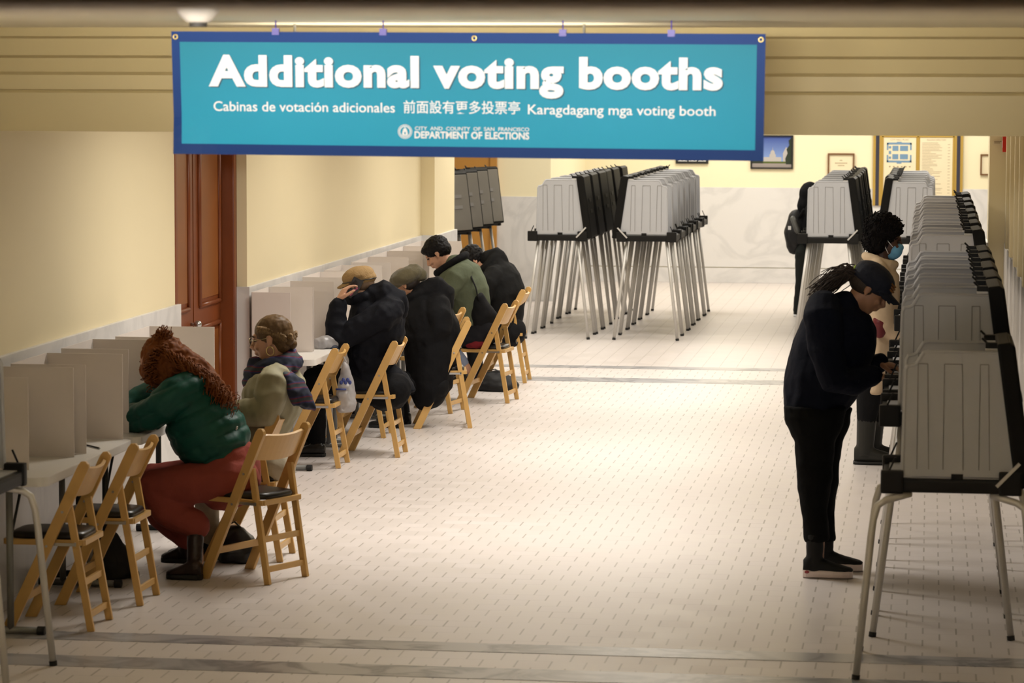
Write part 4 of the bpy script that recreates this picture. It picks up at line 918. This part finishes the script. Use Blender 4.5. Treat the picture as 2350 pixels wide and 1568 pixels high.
hb.ell(Fh(-.02, 0, .05), .108, .092, .088, Fh.m); hb.ell(Fh(-.05, 0, .01), .075, .086, .075, Fh.m); hb.ell(Fh(.05, 0, .075), .05, .07, .035, Fh.m)
remesh(hb, 'hair', hair5, P, L, .007, 2, fold=.006, ff=40)
b = MB(); bagm = mat('black_nylon_bag', (.008, .008, .009), .7, spec=.1, bump=.3, bscale=20)
limb(b, [HL(1098, 688, -.13), HL(1105, 722, -.09), HL(1108, 760, -.07)], [.06, .11, .095]); b.ell(HL(1112, 745, -.1), .12, .06, .15)
bg = remesh(b, 'shoulder_bag', bagm, None, HL(1105, 770, -.1), .009, 4, fold=.008, ff=10); tag(bg, 'black shoulder bag hanging at the side of the man in green', 'bag')
b = MB(); B_ = Vector(bg.location); pts = [HL(1098, 690, -.19), HL(1092, 660, -.235), HL(1080, 632, -.17), HL(1066, 604, -.06), HL(1056, 596, .05)]; b.tube([p-B_ for p in pts], .014, 8, flat=.35); b.build('bag_strap', bagm, bg, smooth=True)
# ---------------------------------------------------------------- 6: person in the black hoodie
Y = 25.08; L = Vector((-3.4, Y, 0))
T6 = [((1112, 620), (1148, 585), .10), ((1100, 640), (1178, 608), .19), ((1100, 660), (1192, 630), .23), ((1106, 688), (1203, 660), .235), ((1114, 715), (1203, 695), .225), ((1128, 740), (1199, 730), .215), ((1135, 752), (1196, 748), .21)]
Fh = Frame(HL(1086, 600), (-.62, -.25, -.75), (-.80, -.1, .6))
body = MB(); head(body, Fh, [HL(1108, 608), HL(1128, 622)], .056); body.loft(rings(T6, Y, .8), 18)
for dy, s in ((-.2, 1), (.2, -1)):
    wr = HL(1060, 700, dy*.6); limb(body, [HL(1120, 645, dy), HL(1095, 700, dy*1.15), wr], [.048, .042, .028]); hand(body, wr, (-.9, -.1*s, -.1), (0, 0, 1), .4, s)
lg6 = []
for dy in (-.11, .11):
    p = [HL(1165, 768, dy), HL(1088, 772, dy*1.3), HL(1092, 868, dy*1.2)]; lg6.append(p); limb(body, p, [.08, .052, .036])
P = person('hunched person with dark hair in a black hoodie, head bowed low, farthest along the tables', L, body, M['skin'], .0065)
jk = MB(); jk.loft(capped(rings(T6, Y)), 20)
limb(jk, [HL(1135, 632, -.15), HL(1122, 648, -.22), HL(1098, 698, -.25), HL(1064, 700, -.14)], [.088, .09, .078, .05]); limb(jk, [HL(1125, 645, .18), HL(1095, 700, .25), HL(1064, 700, .12)], [.088, .078, .05])
limb(jk, [HL(1120, 596, 0), HL(1140, 588, 0), HL(1152, 598, 0)], [.075, .08, .06]); jk.tube([HL(1122, 606)+Vector((.07*math.cos(a), .10*math.sin(a), .09*math.cos(a))) for a in [j*math.pi/10 for j in range(21)]], .034, 10)
remesh(jk, 'hoodie', cloth('black_hoodie', (.008, .008, .008)), P, L, .010, 4, fold=.010, ff=7, seed=16)
pt = MB(); limb(pt, [HL(1172, 760, -.06), HL(1160, 762, .06)], [.14, .14])
for p in lg6: limb(pt, [p[0], p[1]], [.095, .078]); limb(pt, [p[1], p[2]], [.076, .058])
remesh(pt, 'trousers', cloth('black_trousers_c', (.009, .009, .01)), P, L, .011, 4, fold=.006)
for p in lg6: sole_shoe(P, L, p[2], Vector((p[2].x+.06, p[2].y, 0)), Vector((p[2].x-.2, p[2].y, 0)), .045, .08, M['vinyl'], None, .025, .046)
hb = MB(); hb.ell(Fh(-.02, 0, .045), .108, .09, .09, Fh.m); hb.ell(Fh(-.02, 0, .02), .1, .085, .07, Fh.m)
remesh(hb, 'hair', hair5, P, L, .008, 2, fold=.012, ff=30, seed=3)
# ---------------------------------------------------------------- 7: person with cap and ponytail standing at a booth
Y = 15.4; L = Vector((-.45, Y, 0))
T7 = [((1975, 712), (1925, 672), .085), ((1998, 728), (1868, 700), .17), ((2010, 758), (1838, 742), .225), ((2012, 790), (1822, 780), .23), ((2000, 830), (1809, 828), .225), ((1985, 875), (1801, 875), .22), ((1965, 912), (1797, 908), .215), ((1948, 935), (1797, 928), .21)]
Fh = Frame(HL(1995, 662), (.80, .02, -.60), (.60, 0, .80))
body = MB(); head(body, Fh, [HL(1965, 690), HL(1940, 708)], .055, 1.0); body.loft(rings(T7, Y, .8), 18)
for dy, s, e_, w_, t_ in ((-.21, -1, (1925, 884), (1998, 862), (1, .1, -.12)), (.2, 1, (1960, 870), (2012, 832), (1, -.1, -.2))):
    wr = HL(*w_, dy*.75); limb(body, [HL(1905, 728, dy), HL(*e_, dy*1.1), wr], [.05, .042, .03]); hand(body, wr, t_, (.1, 0, 1), .4, s, 1.1)
lg7 = []
for dy, dx in ((-.1, -3), (.12, 12)):
    R = [((1945+dx, 935), (1800+dx, 930), .115), ((1938+dx, 975), (1806+dx, 972), .11), ((1922+dx, 1012), (1828+dx, 1012), .098), ((1914+dx, 1060), (1830+dx, 1060), .088), ((1912+dx, 1110), (1834+dx, 1118), .08), ((1901+dx, 1180), (1845+dx, 1185), .07), ((1906+dx, 1240), (1850+dx, 1244), .07)]
    lg7.append(rings(R, Y+dy)); body.loft(rings(R, Y+dy, .7), 14)
    limb(body, [HL(1880+dx, 1230, dy), HL(1878+dx, 1290, dy)], [.036, .036])
P = person('person with ponytail, dark cap and navy jacket bending into a booth on the right', L, body, M['skin_tan'], .0065)
face_bits(Fh, P)
jk = MB(); jk.loft(capped(rings(T7, Y)), 20)
limb(jk, [HL(1890, 706, -.14), HL(1888, 728, -.22), HL(1895, 800, -.25), HL(1918, 872, -.25), HL(1960, 876, -.22), HL(2002, 862, -.17)], [.09, .095, .086, .082, .07, .05])
limb(jk, [HL(1925, 712, .16), HL(1945, 790, .24), HL(1965, 865, .22), HL(2016, 834, .15)], [.09, .088, .08, .05])
navy = cloth('dark_navy_jacket', (.004, .0055, .013), rough=.8)
remesh(jk, 'jacket', navy, P, L, .009, 4, fold=.010, ff=7, seed=18)
pt = MB()
for R in lg7: pt.loft(R, 18)
remesh(pt, 'trousers', cloth('black_cotton_trousers', (.006, .006, .006), rough=.9), P, L, .010, 4, fold=.007, ff=8, seed=19)
solep = mat('pale_pink_sole', (.80, .68, .65), .6)
for (hx, hy, tx, ty, dy) in ((1843, 1318, 1957, 1328, -.12), (1868, 1300, 1980, 1309, .12)):
    h_ = HL(hx, hy, dy); t_ = HL(tx, ty, dy); h_.z = t_.z = 0
    S_ = sole_shoe(P, L, h_+Vector((.06, 0, .23)), h_, t_, .044, .085, mat('black_knit_shoe', (.006, .006, .006), .8), solep, .046, .048)
b = MB(); hl_ = HL(1847, 1309, -.12); b.ell(Vector((hl_.x+.012, Y-.165, .035))-L, .012, .004, .008); b.build('shoe_mark', mat('red_mark', (.35, .05, .06), .5), P)
capn = mat('dark_navy_cap', (.006, .008, .018), .8, bump=.2, bscale=80); hb = MB()
hb.ell(Fh(-.01, 0, .06), .118, .098, .075, Fh.m); hb.ell(Fh(-.015, 0, .035), .115, .094, .06, Fh.m)
brim(hb, Fh, .07, .105, .085, .052, .02, .034)
K = remesh(hb, 'cap', capn, P, L, .006, 3)
b = MB()
for k, (xx, zz) in enumerate(((.095, .085), (.1, .072), (.103, .058))): b.tube([Fh(xx-.022, -.052, zz+.005)-L, Fh(xx-.004, -.035, zz)-L, Fh(xx+.006, 0, zz)-L, Fh(xx-.004, .035, zz)-L], .006, 6)
b.build('cap_emblem', mat('orange_embroidery', (.22, .09, .02), .7), K)
hairg = mat('grey_brown_hair', (.045, .033, .026), .55, spec=.12, var=.5, vscale=70); hb = MB(); hb.ell(Fh(-.035, 0, .0), .086, .083, .06, Fh.m)
H = remesh(hb, 'hair', hairg, P, L, .007, 2)
g = [[HL(1962, 630, yy), HL(1940, 625, yy*1.6), HL(1912, 640+dd, yy*2), HL(1870, 676+dd, yy*1.5)] for yy in (-.02, 0, .02) for dd in (-6, 2, 9)]
strands('ponytail', hairg, H, L, g, 230, .0048, .007, 1.5, .021, 4)
b = MB(); c = HL(1958, 626); b.tube([c+Vector((.012*math.sin(a), .03*math.cos(a), .032*math.sin(a)))-L for a in [j*math.pi/8 for j in range(17)]], .008, 8); b.build('hair_tie', mat('lime_tie', (.3, .42, .05), .6), H, smooth=True)
# ---------------------------------------------------------------- 8: person with afro and mask
Y = 20.04; L = Vector((-.36, Y, 0))
T8 = [((2050, 612), (2005, 598), .085), ((2062, 632), (1985, 612), .17), ((2066, 665), (1976, 650), .215), ((2062, 710), (1976, 700), .215), ((2058, 760), (1978, 756), .21), ((2058, 820), (1980, 820), .215), ((2056, 870), (1982, 866), .215), ((2034, 898), (1984, 893), .21)]
Fh = Frame(HL(2034, 552), (.985, -.02, -.17), (.17, 0, .985))
body = MB(); head(body, Fh, [HL(2024, 592), HL(2020, 615)], .052); body.loft(rings(T8, Y, .8), 18)
for dy, s in ((-.2, -1), (.2, 1)):
    wr = HL(2066, 770, dy*.8); limb(body, [HL(2020, 640, dy), HL(2025, 740, dy*1.15), wr], [.045, .04, .028]); hand(body, wr, (1, 0, -.1), (0, 0, 1), .4, s)
lg8 = []
for dx, dy in ((0, -.09), (18, .1)):
    p = [HL(2000+dx, 880, dy), HL(1990+dx, 950, dy), HL(1984+dx, 1045, dy)]; lg8.append(p); limb(body, p, [.08, .055, .04])
P = person('person with short afro and blue face mask in a cream coat and rain boots', L, body, M['skin_dark'], .0065)
face_bits(Fh, P)
jk = MB(); jk.loft(capped(rings(T8, Y)), 20)
limb(jk, [HL(2015, 622, -.14), HL(2018, 645, -.215), HL(2022, 690, -.24), HL(2026, 740, -.24), HL(2062, 770, -.17)], [.075, .08, .078, .072, .05]); limb(jk, [HL(2020, 640, .17), HL(2026, 740, .24), HL(2062, 770, .15)], [.08, .072, .05])
jk.tube([HL(2020, 598)+Vector((.095*math.cos(a), .095*math.sin(a), -.03*math.cos(a))) for a in [j*math.pi/10 for j in range(21)]], .028, 10)
remesh(jk, 'cream_coat', cloth('cream_quilted_coat', (.56, .43, .29), bump=.3, bscale=25), P, L, .010, 4, fold=.009, ff=8, seed=21)
pt = MB()
for p in lg8: limb(pt, [p[0], p[1], p[1].lerp(p[2], .3)], [.105, .072, .062])
remesh(pt, 'trousers', cloth('black_leggings', (.008, .008, .009)), P, L, .010, 3)
bm8 = mat('dark_rubber_boot', (.018, .018, .015), .45)
for i, p in enumerate(lg8):
    b = MB(); hl_ = Vector((p[2].x-.07, p[2].y, 0))
    b.tube([p[1].lerp(p[2], .02)*1.0, p[1].lerp(p[2], .5), p[2]], [.068, .062, .056], 16)
    b.loft([(Vector((hl_.x+t*.27, hl_.y, .01+h_*.5)), Vector((0, w_, 0)), Vector((0, 0, h_*.5))) for t, w_, h_ in ((0, .03, .1), (.1, .042, .13), (.3, .045, .13), (.55, .046, .095), (.8, .047, .075), (.95, .036, .06), (1, .02, .045))], 14)
    bt = remesh(b, 'rain_boot', bm8, P, L, .007, 3)
    b = MB(); b.loft([(Vector((hl_.x+t*.28-.004, hl_.y, .012))-L, Vector((0, w_, 0)), Vector((0, 0, .012))) for t, w_ in ((0, .03), (.1, .045), (.5, .048), (.85, .048), (1, .025))], 12, power=.6); b.build('boot_sole', M['rubber'], bt)
afro = mat('black_afro_hair', (.006, .005, .005), .8, spec=.12, var=.4, vscale=60); hb = MB(); hb.ell(Fh(-.04, 0, .075), .118, .12, .10, Fh.m); hb.ell(Fh(-.06, 0, .0), .09, .112, .10, Fh.m); hb.ell(Fh(.02, 0, .1), .065, .09, .05, Fh.m)
H = remesh(hb, 'hair', afro, P, L, .009, 2, fold=.012, ff=26, seed=7)
rg = random.Random(9); b = MB(); vs = [v for v in H.data.vertices]
for v in rg.sample(vs, min(520, len(vs))):
    p = v.co; n = v.normal; a = n.orthogonal().normalized(); c = n.cross(a); r = rg.uniform(.005, .009)
    b.tube([p+n*(.0025*j-.004)+a*r*math.cos(j*.9)+c*r*math.sin(j*.9) for j in range(8)], .0035, 5)
b.build('curls', afro, H, smooth=True)
maskm = mat('blue_mask', (.13, .36, .58), .6, bump=.3, bscale=30); b = MB()
b.ell(Fh(.07, 0, -.055), .05, .062, .056, Fh.m); b.ell(Fh(.098, 0, -.03), .026, .03, .026, Fh.m); b.ell(Fh(.055, 0, -.088), .045, .05, .034, Fh.m)
K = remesh(b, 'face_mask', maskm, P, L, .006, 3)
b = MB()
for s in (-1, 1): b.tube([Fh(.05, s*.065, -.03)-L, Fh(-.01, s*.09, .022)-L, Fh(-.025, s*.09, .0)-L, Fh(.03, s*.065, -.08)-L], .003, 6)
b.build('mask_loop', M['letter'], K, smooth=True)
b = MB(); limb(b, [HL(2018, 720, -.26), HL(2020, 740, -.27), HL(2018, 762, -.26)], [.035, .05, .042])
o = remesh(b, 'red_bag', mat('dark_red_leather', (.12, .008, .012), .45), None, HL(2018, 765, -.26), .007, 3, fold=.003); tag(o, 'small dark red bag held by the person in the cream coat', 'bag')
b = MB(); c = HL(2022, 716, -.26)-Vector(o.location); b.tube([c+Vector((-.03, 0, -.02)), c+Vector((-.01, 0, .03)), c+Vector((.04, 0, .035)), c+Vector((.05, 0, -.01))], .008, 6); b.build('bag_handle', M['vinyl'], o, smooth=True)
# ---------------------------------------------------------------- 9: person with backpack at the far booths
Y = 32.72; L = Vector((-1.4, Y, 0))
T9 = [((1872, 466), (1854, 462), .09), ((1876, 478), (1846, 474), .17), ((1876, 500), (1838, 498), .195), ((1874, 530), (1837, 528), .19), ((1870, 560), (1836, 560), .18), ((1864, 580), (1830, 580), .17)]
Fh = Frame(HL(1864, 445), (.90, 0, -.43), (.43, 0, .9))
body = MB(); head(body, Fh, [HL(1866, 462), HL(1862, 472)], .055); body.loft(rings(T9, Y, .8), 16)
for dy, s in ((-.2, -1), (.2, 1)):
    wr = HL(1905, 540, dy*.8); limb(body, [HL(1866, 484, dy), HL(1872, 530, dy*1.15), wr], [.045, .04, .028]); hand(body, wr, (1, 0, -.1), (0, 0, 1), .4, s)
lg9 = []
for dx, dy in ((0, -.09), (10, .1)):
    p = [HL(1846+dx, 578, dy), HL(1843+dx, 640, dy), HL(1834+dx, 712, dy)]; lg9.append(p); limb(body, p, [.075, .05, .036])
P = person('person in black hood and dark trousers with a backpack, at the far booths', L, body, M['skin_tan'], .009)
jk = MB(); jk.loft(capped(rings(T9, Y)), 18)
for dy in (-1, 1): limb(jk, [HL(1864, 482, dy*.18), HL(1872, 530, dy*.24), HL(1902, 540, dy*.17)], [.078, .066, .048])
jk.ell(HL(1860, 447), .125, .125, .14); limb(jk, [HL(1859, 452), HL(1857, 474)], [.115, .135])
remesh(jk, 'hooded_jacket', BLACKCLOTH, P, L, .013, 4, fold=.008, ff=8)
pt = MB(); limb(pt, [HL(1852, 580, -.05), HL(1852, 580, .05)], [.13, .13])
for p in lg9: limb(pt, p, [.105, .082, .066])
remesh(pt, 'trousers', cloth('dark_grey_trousers', (.018, .02, .018)), P, L, .013, 4, fold=.006)
for p in lg9: sole_shoe(P, L, p[2], Vector((p[2].x-.06, p[2].y, 0)), Vector((p[2].x+.19, p[2].y, 0)), .045, .08, M['vinyl'], M['letter'], .025, .046)
b = MB(); limb(b, [HL(1828, 500, 0), HL(1821, 535, 0), HL(1824, 565, 0)], [.09, .105, .09]); b.ell(HL(1829, 535), .10, .15, .20)
o = remesh(b, 'backpack', mat('black_backpack_nylon', (.010, .010, .011), .6, bump=.3), None, HL(1826, 585), .011, 3, fold=.008, ff=8); tag(o, 'black backpack on the person at the far booths', 'backpack')
B_ = Vector(o.location); b = MB(); b.tube([HL(1820, 502, -.12)-B_, HL(1830, 530, -.17)-B_], .032, 10, round_ends=True); b.build('side_bottle', mat('grey_bottle', (.10, .10, .09), .4), o, smooth=True)
b = MB(); b.tube([HL(1835, 500, -.12)-B_, HL(1845, 482, -.17)-B_, HL(1858, 482, -.17)-B_], .018, 8); b.build('shoulder_strap', BLACKCLOTH, o, smooth=True)
b = MB(); c = HL(1813, 523, -.13)-B_; b.box(c.x-.02, c.x+.012, c.y-.03, c.y-.02, c.z-.02, c.z+.02); b.build('white_tag', M['letter'], o)
# ================================================================ loose things
def pen(a, b_, lab):
    p = (a+b_)/2; o = MB(); o.tube([a-p, b_-p], .0045, 8); t = tag(o.build('pen', M['vinyl'], None, loc=p, smooth=True), lab, 'pen')
    q = MB(); q.tube([b_-p, b_-p+(b_-a).normalized()*.012], [.004, .001], 8); q.build('pen_tip', M['steel'], t)
def ontable(px, py, z=.7455):
    d = CAMR @ Vector((px-CX, -(py-CY), -FPX)); k = (z-EYE)/d.z; return Vector((0, 0, EYE))+d*k
pen(ontable(196, 1021), ontable(228, 1029), 'dark pen lying on the nearest white table')
pen(ontable(668, 803), ontable(694, 805), 'thin pen on the table past the door, beside the screen')
def sack(name, pts, rr, m, lab, cat, base, fold=.012, vox=.009, sq=1):
    b = MB(); limb(b, pts, rr)
    return tag(remesh(b, name, m, None, base, vox, 4, fold=fold, ff=9), lab, cat)
bagk = mat('black_shiny_nylon', (.010, .010, .012), .35, bump=.3, bscale=15)
def floorbag(px0, py0, px1, Yb, h, wy, lab, m=bagk, tip=None):
    a, c = at(px0, py0, Yb), at(px1, py0, Yb); b = MB(); mid = (a+c)/2; mid.z = 0; hw = (c.x-a.x)/2
    R = [(mid+Vector((0, 0, .004)), Vector((hw*.92, 0, 0)), Vector((0, wy, 0))), (mid+Vector((0, 0, h*.3)), Vector((hw, 0, 0)), Vector((0, wy, 0))), (mid+Vector((-hw*.1, 0, h*.65)), Vector((hw*.8, 0, 0)), Vector((0, wy*.75, 0))), (mid+Vector((-hw*.15, 0, h*.92)), Vector((hw*.45, 0, 0)), Vector((0, wy*.4, 0))), (mid+Vector((-hw*.15, 0, h)), Vector((hw*.2, 0, 0)), Vector((0, wy*.2, 0)))]
    b.loft(R, 18, power=.8); o = remesh(b, 'tote_bag', m, None, mid, .009, 4, fold=.01, ff=9, seed=px0)
    q = MB(); q.tube([Vector((-hw*.6, 0, h*.6)), Vector((-hw*.5, -.02, h*1.0)), Vector((-hw*.1, -.03, h*1.12)), Vector((hw*.2, -.02, h*.95)), Vector((hw*.35, 0, h*.7))], .008, 8, flat=.5); q.build('bag_handle', M['vinyl'], o, smooth=True)
    return tag(o, lab, 'bag')
floorbag(500, 1238, 592, 15.35, .19, .12, 'shiny black bag on the floor beneath the chair of the woman in green')
floorbag(212, 1318, 302, 14.72, .24, .12, 'black bag on the floor under the near tables behind the second chair', mat('black_canvas', (.008, .008, .008), .8))
o = floorbag(1092, 862, 1192, 24.3, .16, .13, 'black backpack slumped on the floor beneath the chairs of the man in green', mat('black_canvas_b', (.008, .008, .009), .7)); o['category'] = 'backpack'; o.name = 'backpack'
plas = mat('thin_white_plastic_film', (.55, .53, .54), .3, bump=.6, bscale=18); N, Lk, bs = nodes(plas); bs.inputs['Alpha'].default_value = .72; bs.inputs['Transmission Weight'].default_value = .25
Y = 19.45
b = MB(); b.loft([ring((800, 846), (790, 828), .02, Y), ring((808, 868), (780, 868), .05, Y), ring((813, 900), (775, 900), .075, Y), ring((818, 928), (774, 932), .085, Y), ring((812, 941), (778, 945), .06, Y), ring((803, 944), (788, 946), .02, Y)], 18)
B_ = at(795, 946, Y); o = tag(remesh(b, 'plastic_bag', plas, None, B_, .007, 3, fold=.012, ff=12, seed=2), 'white plastic bag with blue print hanging beside the man on the phone', 'plastic bag')
b = MB()
for k in range(5): b.ell(at(783+k*5, 878-(k % 2)*6, Y-.062)-B_, .012, .006, .014)
b.box(*[q for q in (at(776, 890, Y).x-B_.x, at(800, 890, Y).x-B_.x)], -.085, -.08, at(790, 893, Y).z-B_.z, at(790, 889, Y).z-B_.z); b.build('bag_print', mat('blue_print', (.05, .07, .25), .5), o, smooth=True)
b = MB(); b.tube([at(795, 832, Y)-B_, at(788, 818, Y)-B_, at(785, 812, Y)-B_], .006, 6); b.build('bag_handle', plas, o)
b = MB(); limb(b, [at(738, 790, 19.7), at(765, 788, 19.75), at(775, 800, 19.8)], [.05, .055, .03]); B_ = at(755, 802, 19.72); B_.z = .741
for i in range(len(b.v)): b.v[i].z = max(b.v[i].z, .744)
o = tag(remesh(b, 'plastic_bag', plas, None, B_, .006, 2, fold=.012, ff=14, seed=6), 'crumpled clear plastic bag with dark contents on the table by the phone user', 'plastic bag')
b = MB(); b.ell(at(745, 795, 19.72)-B_+Vector((0, 0, .01)), .05, .03, .022); b.ell(at(765, 796, 19.72)-B_, .035, .03, .018); b.build('bag_contents', mat('dark_contents', (.05, .06, .09), .6), o, smooth=True)
o = MB(); p = at(579, 825, 19.02); o.tube([(0, 0, 0), (0, 0, .012), (0, 0, .085)], [.024, .026, .034], 18); o = tag(o.build('paper_cup', M['letter'], None, loc=(p.x+.05, p.y, .741), smooth=False), 'small white paper cup at the wall end of the table past the door', 'cup')
b = MB(); b.tube([(.034*math.cos(a), .034*math.sin(a), .085) for a in [j*math.pi/9 for j in range(19)]], .003, 6); b.build('cup_rim', M['letter'], o)
b = MB(); limb(b, [at(1078, 788, 23.35), at(1092, 786, 23.35), at(1106, 790, 23.35)], [.035, .045, .03]); B_ = at(1092, 796, 23.35)
tag(remesh(b, 'red_cloth', cloth('dark_red_cloth', (.16, .015, .02)), None, B_, .008, 3, fold=.01, ff=14), 'dark red cloth bundled on the chair seat beside the man in green', 'cloth')
b = MB(); lp = [at(1189, 752, 25.0), at(1190, 775, 24.95), at(1186, 792, 24.9), at(1183, 786, 24.9), at(1188, 770, 24.95)]; B_ = lp[0]
tag(MB.build((b.tube([p-B_ for p in lp], .007, 6), b)[1], 'bag_strap_loop', M['vinyl'], None, loc=B_, smooth=True), 'thin black strap loop hanging behind the farthest chair', 'strap')
